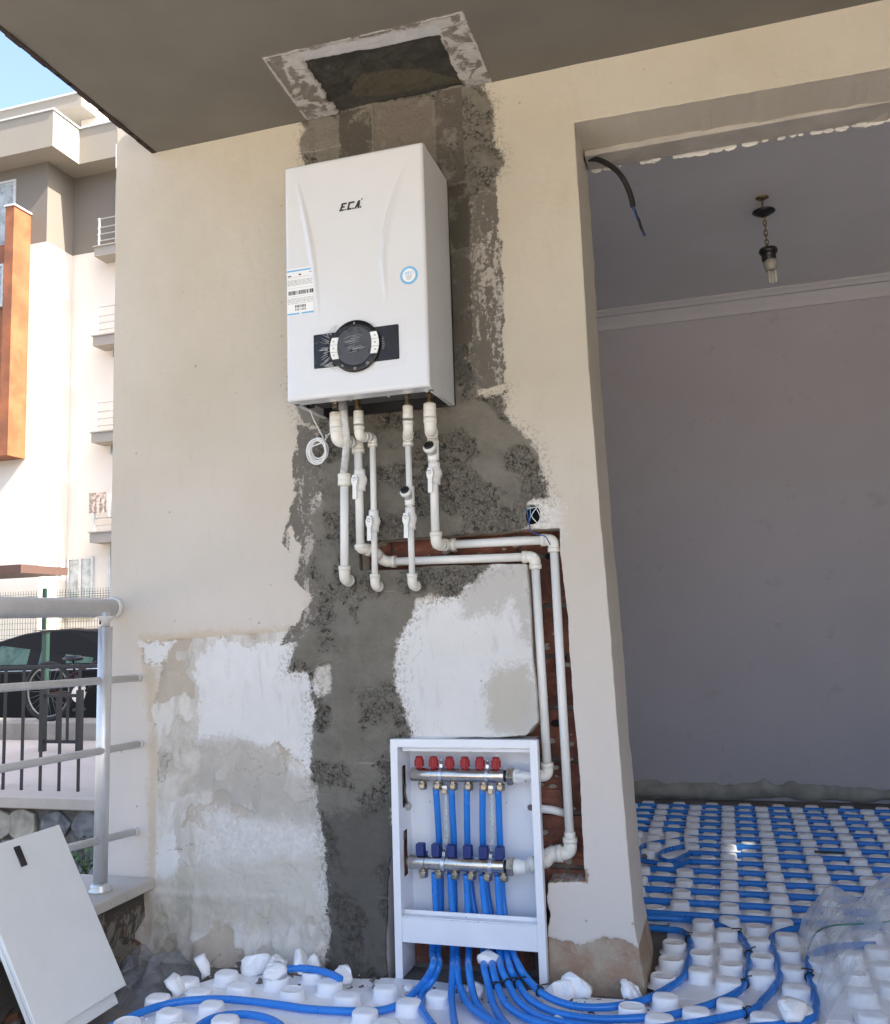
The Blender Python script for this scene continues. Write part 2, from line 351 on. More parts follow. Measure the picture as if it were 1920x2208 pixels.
# 2D helpers (numpy) for the height-field surfaces
def vnoise(x, y, f, seed):
    g = np.random.RandomState(seed).rand(256, 256); x = x*f; y = y*f
    xi = np.floor(x).astype(int); yi = np.floor(y).astype(int); u = x-xi; v = y-yi; u = u*u*(3-2*u); v = v*v*(3-2*v)
    G = lambda i, j: g[i & 255, j & 255]
    return (G(xi, yi)*(1-u)+G(xi+1, yi)*u)*(1-v)+(G(xi, yi+1)*(1-u)+G(xi+1, yi+1)*u)*v
def fbm(x, y, f, seed, o=4):
    s = 0; a = .5
    for k in range(o): s = s+a*(vnoise(x, y, f*2**k, seed+k)-.5)*2; a *= .5
    return s
def sdf(x, y, poly):
    d = np.full(x.shape, 1e9); ins = np.zeros(x.shape, bool); n = len(poly)
    for i in range(n):
        ax, ay = poly[i]; bx, by = poly[(i+1) % n]; ex, ey = bx-ax, by-ay; L = ex*ex+ey*ey+1e-12
        t = np.clip(((x-ax)*ex+(y-ay)*ey)/L, 0, 1); d = np.minimum(d, (x-ax-t*ex)**2+(y-ay-t*ey)**2)
        if ay != by:
            c = ((ay > y) != (by > y)) & (x < (bx-ax)*(y-ay)/(by-ay)+ax); ins ^= c
    d = np.sqrt(d); return np.where(ins, -d, d)
def wp(*pts): return [(PY(p).x, PY(p).z) for p in pts]
def O_(*l): return wp(*[O(*p) for p in l])
# ================================================================== MAIN WALL
STEP = .004
XL, XR, ZT = -1.98, 1.1, 2.95
xs = np.arange(XL, XR+STEP/2, STEP); zs = np.arange(-.02, ZT+.012, STEP)
X, Z = np.meshgrid(xs, zs, indexing='ij')
WX = X+fbm(X, Z, 9, 1)*.018+fbm(X, Z, 45, 5, 3)*.006; WZ = Z+fbm(X, Z, 9, 21)*.018+fbm(X, Z, 45, 25, 3)*.006
TX = X+fbm(X, Z, 30, 31)*.003; TZ = Z+fbm(X, Z, 30, 41)*.003
chase_poly = wp(C6(605, 884), C6(700, 878), C6(800, 868), C6(1000, 856), C6(1100, 845), C6(1250, 840), C6(1350, 822), C6(1480, 820), C6(1605, 816),
    CM(342, 205), CM(345, 300), CM(365, 480), CM(380, 620), CM(390, 800), CM(408, 1050), CM(425, 1200), CM(438, 1400), CM(448, 1600), CM(458, 1780), CM(462, 1845),
    CM(300, 1850), C7(1200, 1110), C7(1188, 1200), C7(1213, 1320), C7(1196, 1420), C7(1200, 1800), C7(1200, 1950), C7(125, 1950), C7(125, 1750), C7(108, 1400), C7(118, 1000), C7(165, 850), C7(165, 160),
    C7(620, 128), CM(60, 1172), CM(180, 1163), CM(205, 1135), CM(240, 1100), CM(235, 1000), CM(215, 800), CM(205, 600), CM(187, 365),
    C6(1415, 1012), C6(1150, 1018), C6(900, 1025), C6(720, 1045), C6(505, 1050), C6(500, 955))
door_poly = wp((1239, 268), (1255, 520), (1271, 800), (1290, 1050), (1312, 1300), (1335, 1600), (1352, 1800), (1369, 2000), (1392, 2130), (1396, 2300))
door_poly = door_poly[::-1]+[(PY((1240, 264)).x, PY((1240, 264)).z), (.55, PY((1920, 146)).z), (1.5, PY((1920, 146)).z), (1.5, -.5), (door_poly[-1][0], -.5)]
box_c = PY(C6(1450, 742))
HC = sdf(TX, TZ, chase_poly)
HB = np.hypot(X-box_c.x, (Z-box_c.z)/1.15)-.026+fbm(X, Z, 40, 61, 2)*.002
HC = np.minimum(HC, HB)
HD = sdf(X+fbm(X, Z, 25, 71, 4)*.0015, Z+fbm(X, Z, 25, 76, 4)*.0015, door_poly)
HS = np.minimum(HC, HD)
cem = O_((604, 238), (614, 262), (606, 290), (618, 335), (600, 500), (590, 800), (603, 850), (640, 868), (634, 930), (640, 960), (650, 1000), (622, 1040), (640, 1085), (612, 1150), (640, 1180), (632, 1235),
    (596, 1290), (572, 1345), (622, 1352), (634, 1440), (628, 1500), (636, 1600), (652, 1700), (664, 1800), (655, 2100), (800, 2100), (790, 1500), (828, 1480),
    (800, 1400), (798, 1300), (822, 1250), (838, 1212), (930, 1196), (962, 1170), (975, 1150), (1080, 1040), (1060, 1020), (1100, 1000), (1084, 925), (1058, 868), (1018, 836), (1022, 785), (960, 800), (945, 720), (944, 400),
    (1010, 345), (1012, 310), (992, 280), (990, 205), (960, 150), (700, 140))
thin = O_((940, 395), (1004, 330), (1000, 380), (1008, 500), (1014, 620), (1018, 770), (930, 790), (935, 600))
thin2 = O_((592, 850), (650, 870), (660, 960), (640, 1000), (655, 1050), (640, 1100), (600, 1090), (588, 1050), (580, 1110), (570, 1090), (590, 1010), (610, 960), (600, 900))
thin3 = O_((595, 900), (640, 930), (640, 1160), (650, 1240), (600, 1290), (560, 1300), (598, 1250), (625, 1200), (597, 1160), (607, 1100), (590, 1050))
pan = O_((284, 1292), (580, 1270), (640, 1250), (700, 1400), (700, 2100), (300, 2100), (308, 1900), (314, 1700), (318, 1480), (303, 1430), (316, 1392), (326, 1345), (288, 1336))
whitel = O_((392, 1330), (450, 1290), (585, 1300), (640, 1360), (645, 1560), (560, 1500), (480, 1490), (400, 1500), (398, 1380))
whitel2 = O_((400, 1620), (520, 1640), (640, 1660), (640, 1800), (480, 1830), (400, 1740))
whitec = O_((288, 1296), (350, 1292), (320, 1340), (292, 1335)); whited = O_((320, 1690), (350, 1680), (362, 1740), (340, 1860), (318, 1800))
blk = O_((700, 1480), (780, 1380), (785, 1290), (825, 1225), (835, 1215), (900, 1200), (960, 1160), (1000, 1120), (1120, 1090), (1120, 1600), (800, 1600), (830, 1480))
blkgrey = O_((930, 1200), (985, 1140), (1070, 1125), (1070, 1300), (1030, 1210), (1000, 1240), (940, 1240)); blkg2 = O_((975, 1370), (1000, 1335), (1060, 1330), (1090, 1400), (1085, 1480), (1000, 1475), (985, 1440))
white_j = wp(C6(1300, 780), C6(1440, 640), C6(1530, 680), C6(1600, 700), C6(1606, 830), C6(1330, 850))
smear = O_((400, 1500), (470, 1480), (560, 1530), (640, 1570), (640, 1660), (560, 1650), (480, 1630), (400, 1600)); 
beige = O_((320, 1760), (640, 1720), (650, 1860), (310, 1870))
beige2 = O_((980, 1390), (1000, 1345), (1060, 1345), (1066, 1420), (1030, 1460), (990, 1440))
brown = wp(CL(960, 188), CL(1180, 205), CL(1280, 190), CL(1400, 210), CL(1452, 222), CL(1530, 300), CL(1600, 700), CL(900, 700), CL(900, 185))
brown2 = wp(CM(296, 1790), CM(380, 1780), CM(470, 1790), CM(470, 1848), CM(290, 1852))
stain = O_((280, 1278), (590, 1262), (610, 1285), (280, 1310)); stain2 = O_((285, 1280), (310, 1290), (318, 1500), (312, 1880), (296, 1880), (300, 1500))
dark_cement = O_((640, 1650), (800, 1600), (800, 2100), (640, 2100)); dark_cement2 = O_((905, 380), (948, 390), (946, 760), (905, 780)); 
blocks = [(PY(C2(*a)).x, PY(C2(*b)).x, PY(C2(*c)).z, PY(C2(*d)).z, t) for a, b, c, d, t in (
    ((582, 700), (778, 700), (680, 600), (680, 860), .12), ((778, 700), (1120, 700), (950, 545), (950, 880), .95), ((1120, 700), (1282, 700), (1200, 490), (1200, 1010), .35), ((1195, 1100), (1310, 1100), (1250, 1020), (1250, 1370), .0), ((1195, 1500), (1322, 1500), (1250, 1385), (1250, 1900), .25))]
TB = np.full(X.shape, 1e3); TONE = np.zeros(X.shape); BH = np.zeros(X.shape)
for k, (a, b, t, u, tn) in enumerate(blocks):
    d = sdf(TX, TZ, [(a+.004, u), (b-.004, u), (b-.004, t), (a+.004, t)]); TONE[d < .004] = tn; TB = np.minimum(TB, d); BH[d < .002] = .002*(k % 2)+.003
bit = wp((677, 1438), (712, 1434), (717, 1470), (716, 1490), (700, 1497), (684, 1506), (676, 1480))
PLAT = fbm(X+Z*.3, Z*1.1, 11, 611, 5); ROUGH = 1/(1+np.exp(np.clip((PLAT+.05)/.05, -30, 30)))
A = {
 'cement': np.maximum(sdf(WX, WZ, cem), -sdf(TX, TZ, bit)), 'thin': np.minimum.reduce([sdf(WX, WZ, thin), sdf(WX, WZ, thin2), sdf(WX, WZ, thin3)]),
 'skim': np.minimum.reduce([sdf(TX, TZ, pan), sdf(TX, TZ, blk)]),
 'white': np.minimum.reduce([sdf(WX, WZ, p) for p in (whitel, whitec, whited, blk)]),
 'smear': np.minimum.reduce([sdf(WX, WZ, p) for p in (smear, blkgrey, blkg2)]), 'beige': np.minimum(sdf(WX, WZ, beige), sdf(WX, WZ, beige2)),
 'rough': ROUGH,
 'pale': np.minimum(sdf(WX, WZ, whitel2), sdf(WX, WZ, white_j)), 'flake': fbm(X, Z*.7, 7, 501, 5), 'flake2': fbm(X, Z, 4.5, 521, 5), 'crack': np.clip(1-np.abs(fbm(X, Z, 5, 140, 5))/.010, 0, 1)*(fbm(X, Z, 2.5, 541, 2) > .0),
 'brown': np.minimum(sdf(WX, WZ, brown), sdf(TX, TZ, brown2)), 'stain': np.minimum(sdf(X, Z, stain), sdf(X, Z, stain2)), 'dark_cement': np.minimum(sdf(WX, WZ, dark_cement), sdf(WX, WZ, dark_cement2)),
 'block': TB, 'tone': TONE, 'low': np.clip((1.75-Z)/1.3, 0, 1)*.85}  # low: painted brightness gradient, growing toward the floor
A['white'] = np.where(A['white'] < 0, np.maximum(A['white'], -np.minimum(1, 1)*abs(A['white'])), A['white'])
sm = lambda d, w_=.003: 1/(1+np.exp(np.clip(d/w_, -30, 30)))
hgt = fbm(X, Z, 3, 81, 3)*.003+fbm(X, Z, 40, 85, 3)*.0004
mc = sm(A['cement']+.004+fbm(X, Z, 60, 90, 3)*.006, .002); mt = sm(A['thin'], .002); ms = sm(A['skim'], .0015); mw = sm(A['white']+fbm(X, Z, 60, 95, 3)*.012, .0015)
hgt += -mc*.004+mc*(fbm(X, Z, 6, 100, 3)*.010+(1-ROUGH)*(.0035+fbm(X, Z*2.2, 14, 107, 3)*.0025)+ROUGH*(fbm(X, Z, 55, 110, 3)*.010-np.maximum(fbm(X, Z, 30, 115, 3)-.1, 0)*.03))
hgt += mt*(1-mc)*(-.003+fbm(X, Z, 35, 120, 4)*.004)+ms*(1-mc)*(-.004+fbm(X, Z, 14, 130, 4)*.004)+ms*mw*(1-mc)*.0028
hgt -= ms*(1-mc)*A['crack']*.0035; hgt += ms*(1-mc)*(1-mw)*(sm(-A['flake'], .006)*.0028-sm(.11-A['flake2'], .006)*.003)
lump = fbm(X, Z, 6, 150, 4); plz = sm(Z-(.205+fbm(X, X*0, 12, 160, 3)*.012), .003)*(X < -.95)
hgt += plz*(.016+lump*.030)+np.clip((.09-Z)/.09, 0, 1)*(X < -.95)*.02*(1-mc)
hgt += sm(A['brown'], .002)*(-.004+fbm(X, Z, 16, 170, 4)*.005)
hgt = np.where(TB < .001, hgt*.3-.006+BH, hgt)
hgt += sm(np.abs(sdf(X, Z, stain))-.003, .002)*.0
# snap the hole outlines
gx, gz = np.gradient(HS, STEP); g2 = np.maximum(gx*gx+gz*gz, .25)
keep = (HS[:-1, :-1]+HS[1:, :-1]+HS[:-1, 1:]+HS[1:, 1:])/4 > 0
kp = np.zeros(X.shape, int); rm = np.zeros(X.shape, int)
for di in (0, 1):
    for dj in (0, 1):
        kp[di:X.shape[0]-1+di, dj:X.shape[1]-1+dj] += keep; rm[di:X.shape[0]-1+di, dj:X.shape[1]-1+dj] += ~keep
bd = (kp > 0) & (rm > 0)
mvx = np.where(bd, -HS*gx/g2, 0); mvz = np.where(bd, -HS*gz/g2, 0); ml = np.hypot(mvx, mvz)+1e-9; cl = np.minimum(1, .85*STEP/ml)
PXX = X+mvx*cl; PZZ = np.minimum(Z+mvz*cl, ZT+.006)
used = kp > 0; idx = -np.ones(X.shape, int); idx[used] = np.arange(used.sum())
V = np.stack([PXX[used], -hgt[used], PZZ[used]], 1)
fi, fj = np.nonzero(keep)
FQ = np.stack([idx[fi, fj], idx[fi+1, fj], idx[fi+1, fj+1], idx[fi, fj+1]], 1)
# returns (sides) of the holes and of the free left end
K = np.pad(keep, 1, constant_values=False); E = []
for i, j in zip(fi, fj):
    if not K[i, j+1] : E.append((i, j, i, j+1))
    if not K[i+2, j+1]: E.append((i+1, j+1, i+1, j))
    if not K[i+1, j]: E.append((i+1, j, i, j))
    if not K[i+1, j+2]: E.append((i, j+1, i+1, j+1))
E = [e for e in E if (bd[e[0], e[1]] and bd[e[2], e[3]]) or (e[0] == 0 and e[2] == 0)]
ext = {}; EV = []; EF = []; base = len(V)
def deep(i, j):
    if (i, j) not in ext:
        isd = HD[i, j] < HC[i, j] or i == 0
        n_ = (vnoise(np.array([X[i, j]*1.]), np.array([Z[i, j]*1.]), 17, 7)[0]-.5)
        dz = 0
        if isd and i and Z[i, j] > 2.4: dz = -.004-.010*max(0, vnoise(np.array([X[i, j]]), np.array([0.]), 25, 9)[0]-.4)*2
        ext[(i, j)] = base+len(EV); EV.append((PXX[i, j]+(n_*.005 if isd else n_*.012), .28 if isd else .10, PZZ[i, j]+dz))
    return ext[(i, j)]
for a, b, c, d in E: EF.append((idx[a, b], idx[c, d], deep(c, d), deep(a, b)))
V = np.vstack([V, np.array(EV)]); FQ = np.vstack([FQ, np.array(EF)])
me = bpy.data.meshes.new('porch_wall'); me.vertices.add(len(V)); me.vertices.foreach_set('co', V.astype(np.float32).ravel())
me.loops.add(FQ.size); me.loops.foreach_set('vertex_index', FQ.astype(np.int32).ravel()); me.polygons.add(len(FQ))
me.polygons.foreach_set('loop_start', np.arange(0, FQ.size, 4, dtype=np.int32))
me.polygons.foreach_set('use_smooth', np.concatenate([np.ones(len(FQ)-len(EF), bool), np.zeros(len(EF), bool)]))
me.update(calc_edges=True)
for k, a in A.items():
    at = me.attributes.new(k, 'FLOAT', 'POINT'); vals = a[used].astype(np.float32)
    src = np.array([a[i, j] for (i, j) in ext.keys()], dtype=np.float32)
    if k in ('cement', 'thin', 'skim', 'white', 'smear', 'dark_cement', 'block'): src = np.array([(.5 if HD[i, j] < HC[i, j] or i == 0 else (-.05 if k == 'thin' else .5)) for (i, j) in ext.keys()], dtype=np.float32)
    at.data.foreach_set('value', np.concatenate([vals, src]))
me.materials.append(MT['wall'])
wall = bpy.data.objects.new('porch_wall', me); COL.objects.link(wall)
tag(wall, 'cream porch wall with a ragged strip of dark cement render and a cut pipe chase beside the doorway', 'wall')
MB().box((-1.976, .135, -.8), (-.345, .276, 2.70)).build('core', 'dark', wall)
MB().box((-1.978, .0, -.8), (-.30, .27, -.021)).build('footing', 'mortar', wall)
zl_ = PY((1920, 146)).z
MB().box((-.335, .165, zl_-.010), (1.095, .262, zl_+.012)).build('lintel_strip', plain('dusty lintel plaster', (.40, .37, .33), .9, var=.15, scale=6, dirt=.4, bmp=.5, bscale=60), wall, bevel=.004)
m = MB(); rl = random.Random(8)
for k in range(70):
    x = rl.uniform(-.32, 1.05); r = rl.uniform(.004, .016); m.prism([(x+r*1.6*math.cos(g)*rl.uniform(.6, 1.1), r*.7*math.sin(g)) for g in [i*math.pi/3.5 for i in range(7)]], (0, .265+rl.uniform(0, .008), zl_-.008-rl.uniform(0, .004)), (1, 0, 0), (0, 0, 1), (0, 1, 0), .006)
tag(m.build('plaster_chips', plain('white plaster chips', (.62, .60, .56), .9), wall), kind='stuff')
# hollow terracotta bricks behind the chase
def add_bricks(x0, x1, z0, z1, w_, h_):
    row = 0; z = z0
    while z < z1:
        x = x0-(w_/2 if row % 2 else 0)
        while x < x1:
            a = max(x, x0); b = min(x+w_-.012, x1)
            if b-a > .03 and (sdf(np.array([a, b, (a+b)/2, a, b]), np.array([z+h_/2, z+h_/2, z+h_/2, z+.02, z+h_-.02]), chase_poly) < .05).any():
                m = MB(); dy = random.uniform(-.004, .004); y0 = .088+dy
                n = 7; hh = (h_-.014)/n
                for q in range(n):
                    m.box((a, y0+(.0035 if q % 2 else 0)+random.uniform(0, .0012), z+q*hh+.0001), (b, .132, z+(q+1)*hh-.0001))
                m.build('brick', 'brick', wall)
            x += w_
        z += h_; row += 1
add_bricks(-1.40, -.38, .02, 1.42, .205, .150)
MB().box((-1.42, .0985, .0), (-.37, .134, 1.44)).build('mortar_bed', 'mortar', wall)
m = MB(); rb_ = random.Random(12)
for k in range(46):
    q_ = rb_.random(); p_ = PY((rb_.uniform(1135, 1235), rb_.uniform(1260, 1880)), .085) if k < 34 else PY((rb_.uniform(800, 1130), rb_.uniform(1170, 1215)), .085)
    n = 7; r = rb_.uniform(.004, .014)
    m.prism([(r*rb_.uniform(.5, 1.1)*math.cos(g)*1.3, r*rb_.uniform(.5, 1.1)*math.sin(g)*.7) for g in [2*math.pi*i/n for i in range(n)]], p_, (1, 0, 0), (0, 0, 1), (0, -1, 0), rb_.uniform(.003, .007))
tag(m.build('mortar_blobs', plain('pale mortar remains', (.34, .30, .26), .95, var=.3, bmp=.8, bscale=80), wall), kind='stuff')
m = MB()
for x, y, r in ((1238, 1297, .017), (1200, 1560, .012), (1186, 1200, .011), (1212, 1420, .010)): m.lathe([(r, 0), (r*.9, .012)], PY((x, y), .080), (0, 1, 0), 10, sx=1.4, sy=.9)
m.build('brick_hole', plain('dark brick hollow', (.012, .008, .006), .95), wall)
# plain far side of the doorway wall and right jamb
zl = PY((1920, 146)).z
b_ = MB().box((1.1, 0, zl), (3.0, .28, 2.705)).box((1.75, .002, 0), (3.0, .282, zl+.002))
struct(b_.build('porch_wall_right', plain('cream paint plain', (.50, .45, .365), .9)))
# ================================================================== SOFFIT
zs_ = 2.705; X0, X1, Y0, Y1 = -1.29, -.54, -.42, 0.0
gx_ = np.arange(X0, X1+.001, .003); gy_ = np.arange(Y0, Y1+.001, .003); GX, GY = np.meshgrid(gx_, gy_, indexing='ij')
WX = GX+fbm(GX, GY, 14, 201)*.012; WY = GY+fbm(GX, GY, 14, 211)*.012; LX = GX+fbm(GX, GY, 30, 221)*.004; LY = GY+fbm(GX, GY, 30, 231)*.004
sp = lambda *l: [(PZ(C2(*p), zs_).x, PZ(C2(*p), zs_).y) for p in l]
outer = sp((165, 318), (1275, 62), (1435, 440), (400, 650)); outer = [outer[0], outer[1], (outer[2][0], .05), (outer[3][0], .05)]
core = sp((385, 355), (1145, 200), (1280, 470), (1284, 480), (565, 605), (520, 540), (460, 440)); core = core[:3]+[(core[2][0], .05), (core[4][0], .05)]+core[5:]
pale = sp((385, 290), (800, 200), (1150, 130), (1150, 195), (900, 260), (640, 300), (400, 345))
olive = sp((650, 540), (720, 430), (880, 395), (1050, 400), (1240, 440), (1270, 470), (1000, 520), (700, 560))
R_ = sdf(LX, LY, outer)
SA = {'rim': R_, 'core': sdf(WX, WY, core), 'pale': sdf(WX, WY, pale), 'olive': sdf(WX, WY, olive)}
brk = vnoise(GX, GY, 22, 250)
SA['line'] = np.abs(R_+.004)-.0035+np.where(brk > .62, .01, 0)
hz = np.where(R_ < 0, 1, 0)*(.001+fbm(GX, GY, 25, 240)*.003)
hz = hz+sm(SA['core'], .002)*(.010+fbm(GX, GY, 20, 245)*.004)-sm(SA['line'], .0015)*.003
n1, n2 = GX.shape; ii = np.arange(n1*n2).reshape(n1, n2)
fq = np.stack([ii[:-1, :-1], ii[:-1, 1:], ii[1:, 1:], ii[1:, :-1]], -1).reshape(-1, 4)
edge = np.minimum.reduce([GX-X0, X1-GX, GY-Y0]); hz = np.where(edge < .01, 0, hz)
vv = np.stack([GX, GY, zs_+hz], -1).reshape(-1, 3).tolist(); vv2 = [(-1.82, -3.4), (4.2, -3.4), (4.2, 0), (-1.82, 0)]
me = bpy.data.meshes.new('soffit'); nb = len(vv)
ex = [(-1.82, -3.0), (X0, -3.0), (X1, -3.0), (4.2, -3.0), (-1.82, Y0), (4.2, Y0), (-1.82, 0.0), (4.2, 0.0)]
vv += [(x, y, zs_) for x, y in ex]
c00, c10, c01, c11 = 0, (n1-1)*n2, n2-1, n1*n2-1
L_ = list(range(0, n2)); Rr = list(range((n1-1)*n2, n1*n2)); B_ = [i*n2 for i in range(n1)]
fs = fq.tolist() + [[nb, nb+4, c00, nb+1], [nb+1]+B_+[nb+2], [nb+2, c10, nb+5, nb+3], [nb+4, nb+6]+L_[::-1], [nb+5]+Rr+[nb+7]]
me.from_pydata(vv, [], fs); me.polygons.foreach_set('use_smooth', [True]*len(fs))
for k, a in SA.items():
    at = me.attributes.new(k, 'FLOAT', 'POINT'); at.data.foreach_set('value', np.concatenate([a.ravel(), np.full(8, .5)]).astype(np.float32))
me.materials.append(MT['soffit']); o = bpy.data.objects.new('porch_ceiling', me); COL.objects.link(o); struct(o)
m = MB().box((-1.826, -3.0, 2.706), (-1.80, -.02, 2.93)).box((-1.80, -3.0, 2.76), (4.2, -.02, 2.93)).box((-1.80, -3.0, 2.706), (4.2, -2.97, 2.76))
struct(m.build('roof_slab', 'mortar'))
# ragged drip edge under the slab
m = MB(); x = -3.4
for i in range(60):
    y = -3.0+2.96*i/59; t = random.uniform(.002, .007) if random.random() < .3 else .001
    m.box((-1.829-random.uniform(0, .004), y, 2.705-t), (-1.812, y+.058, 2.74))
struct(m.build('drip_edge', 'dark'))
# ================================================================== ROOM beyond the doorway
rz, ry = 2.86, 2.8
back = MB().box((-2.2, ry, -.1), (2.2, ry+.1, rz)).build('room_back_wall', 'room'); struct(back)
struct(MB().box((-2.2, .283, rz), (2.2, ry+.1, rz+.1)).build('room_ceiling', 'roomc'))
struct(MB().box((-2.0, .283, -.1), (-1.9, ry-.001, rz-.001)).build('room_left_wall', 'room'))
m = MB(); wx = 1.75
wy0, wy1, wz0, wz1 = 1.15, 2.0, .95, 2.15
m.box((wx, .283, -.1), (wx+.15, wy0, rz-.001)).box((wx, wy1, -.1), (wx+.15, ry-.001, rz-.001)).box((wx, wy0, -.1), (wx+.15, wy1, wz0)).box((wx, wy0, wz1), (wx+.15, wy1, rz-.001))
struct(m.build('room_right_wall', 'room'))
sp_ = PZ(C8(680, 520), .03); hit = sp_+sv*((wx+.08-sp_.x)/sv.x)
t = thing('sun_slit_shutter', (wx+.08, (wy0+wy1)/2, wz0), 'unseen grey shutter added with an open slit that throws the floor sun spot', 'shutter')  # invented side window and shutter, slit aimed to throw the sun spot
gy, gz_ = hit.y, hit.z
MB().box((wx+.06, wy0, wz0), (wx+.09, gy-.12, wz1)).box((wx+.06, gy+.12, wz0), (wx+.09, wy1, wz1)).box((wx+.06, gy-.12, wz0), (wx+.09, gy+.12, gz_-.2)).box((wx+.06, gy-.12, gz_+.15), (wx+.09, gy+.12, max(wz1, gz_+.21))).build('sun_slit_leaf', 'mortar', t)
MB().box((wx+.095, gy-.14, gz_-.22), (wx+.098, gy+.14, gz_+.17)).build('dimming_pane', 'dusty', t)  # pane added over the slit to dim the sun spot
# cove
m = MB(); zb = PY((1292, 715), ry).z; poly = [(0, zb-rz), (.012, zb-rz), (.02, zb-rz+.03), (.045, zb-rz+.07), (.075, -.035), (.085, -.02), (.10, -.012), (.10, 0), (0, 0)]
m.prism([(-a, b) for a, b in poly], (-1.9, ry-.001, rz-.001), (0, 1, 0), (0, 0, 1), (1, 0, 0), 3.65)
struct(m.build('ceiling_cove', 'cove'))
# broken plaster along the foot of the back wall
bx = np.arange(-1.2, 1.7, .02); m = MB(); prof = []
ztop = .088
vs = []; fs = []
for k, x in enumerate(bx):
    zt = ztop+.012*math.sin(x*7)+float(fbm(np.array([x]), np.array([0.]), 14, 5, 4)[0])*.03; th = .03+float(fbm(np.array([x]), np.array([2.]), 9, 15, 4)[0])*.02
    zbm = .018+float(fbm(np.array([x]), np.array([5.]), 8, 25, 4)[0])*.025
    vs += [(x, ry-.004, zt), (x, ry-.004-th*.5, zt-.008), (x, ry-.004-th*.9, (zt+zbm)/2+.005), (x, ry-.004-th*.8, zbm), (x, ry-.004, zbm-.01)]
for k in range(len(bx)-1):
    for q in range(4): a = k*5+q; fs.append((a, a+1, a+6, a+5))
m.add(vs, fs, True); o = struct(m.build('wall_base_plaster', 'skirt'))
struct(MB().box((-1.9, .0, -.12), (2.6, ry-.002, -.001)).build('room_floor', 'screed'))
struct(MB().box((-1.80, -3.3, -.12), (4.2, -.0005, -.0005)).build('terrace_floor', 'screed'))
struct(MB().box((-9, -14, -.12), (12, -3.301, -.0005)).build('bounce_terrace', plain('pale bounce floor', (.56, .51, .44), .8, var=.06, scale=2)))  # unseen pale floor added behind the camera to bounce sunlight inward
# unseen masses added to shape the light
struct(MB().box((-1.3, .30, 2.965), (2.0, 9, 7.4)).build('yard_shade_block', 'bldc'))  # block above the slab, added and sized to shade the yard
struct(MB().box((3.0, -3.0, -.1), (3.2, .28, 2.704)).build('side_shade_wall', 'bldw'))  # wall added out of view to darken the right of the porch
# ================================================================== EPS floor panels with studs
PX_, PYT = .0820, .1380
def stud_mesh(kind):
    m = MB(); n = 22; lv = [(1.28, 0), (1.12, .004), (1.03, .010), (1.0, .025), (.965, .0295), (.88, .0320), (.6, .0328)]; rx, ryy = .0350, .0305
    if kind == 1: lv = [(1.30, 0), (1.10, .004), (1.0, .010), (.985, .027), (.93, .0305), (.83, .0315), (.81, .0300), (.5, .0305)]
    if kind == 2: lv = [(1.1, 0), (1.0, .01), (.97, .026), (.90, .031), (.5, .034)]
    vs = []
    for s_, h_ in lv:
        for k in range(n):
            a = 2*math.pi*k/n; c, d = math.cos(a), math.sin(a); e = .86
            vs.append((rx*s_*math.copysign(abs(c)**e, c), ryy*s_*math.copysign(abs(d)**e, d), h_+(.0008*math.sin(3*a) if s_ < .9 else 0)))
    L = len(lv); fs = [(i*n+k, i*n+(k+1) % n, (i+1)*n+(k+1) % n, (i+1)*n+k) for i in range(L-1) for k in range(n)]
    m.add(vs, fs, True); m.f.append(tuple((L-1)*n+k for k in range(n))); m.s.append(False)
    o = m.build('stud', 'eps'); me_ = o.data; bpy.data.objects.remove(o); return me_
studs = [stud_mesh(0), stud_mesh(1), stud_mesh(2)]
ST = .012
def lattice(x0, x1, y0, y1, yoff=0):
    out = []
    for mm in range(-30, 30):
        x = .031+mm*PX_
        if not x0 <= x < x1: continue
        for n in range(-10, 25):
            y = (.128 if mm % 2 == 0 else .0587)+n*PYT+yoff
            if y0 <= y < y1: out.append((x, y))
    return out
PIPEPTS = []
def panel(x0, x1, y0, y1, label, skip=lambda x, y: False, yoff=.012, jag=None):
    poly = jag or [(x0, y0), (x1, y0), (x1, y1), (x0, y1)]
    t = thing('insulation_board', ((x0+x1)/2, (y0+y1)/2, 0), label, 'foam panel', 'white foam floor panels with studs')
    m = MB(); m.prism(poly, (0, 0, 0.0005), (1, 0, 0), (0, 1, 0), (0, 0, 1), ST-.0005)
    m.build('panel_sheet', 'eps', t)
    for x, y in lattice(x0, x1, y0, y1, yoff):
        if skip(x, y) or not (sdf(np.array([x]), np.array([y]), poly)[0] < (-.015 if jag and len(jag) > 6 else .01)): continue
        near = min(((x-a)*1.0)**2+((y-b)*1.15)**2 for a, b in PIPEPTS) if PIPEPTS else 9
        if near < .036**2:
            a, b = min(PIPEPTS, key=lambda c: (x-c[0])**2+(y-c[1])**2); v_ = Vector((x-a, y-b, 0)); dd = v_.length
            if dd < .012: continue
            v_ = v_.normalized()*(.036-dd); x += v_.x; y += v_.y
            if abs(v_.length) > .021: continue
        inst('stud', studs[random.choice((0, 0, 1))], (x+random.uniform(-.002, .002), y+random.uniform(-.002, .002), ST-.002), t, random.uniform(-.12, .12), ((.93, .88, random.uniform(.84, .90)) if y0 >= .6 else (random.uniform(.95, 1.03), random.uniform(.95, 1.03), random.uniform(.92, 1.06))))
    return t
def jagged(pts, amp=.008, n=7):
    out = []
    for i in range(len(pts)):
        a = Vector((*pts[i], 0)); b = Vector((*pts[(i+1) % len(pts)], 0)); L = (b-a).length; k = max(2, int(L/.035)); nrm = Vector((-(b-a).y, (b-a).x, 0)).normalized()
        for q in range(k): p = a.lerp(b, q/k)+nrm*random.uniform(-amp, amp); out.append((p.x, p.y))
    return out
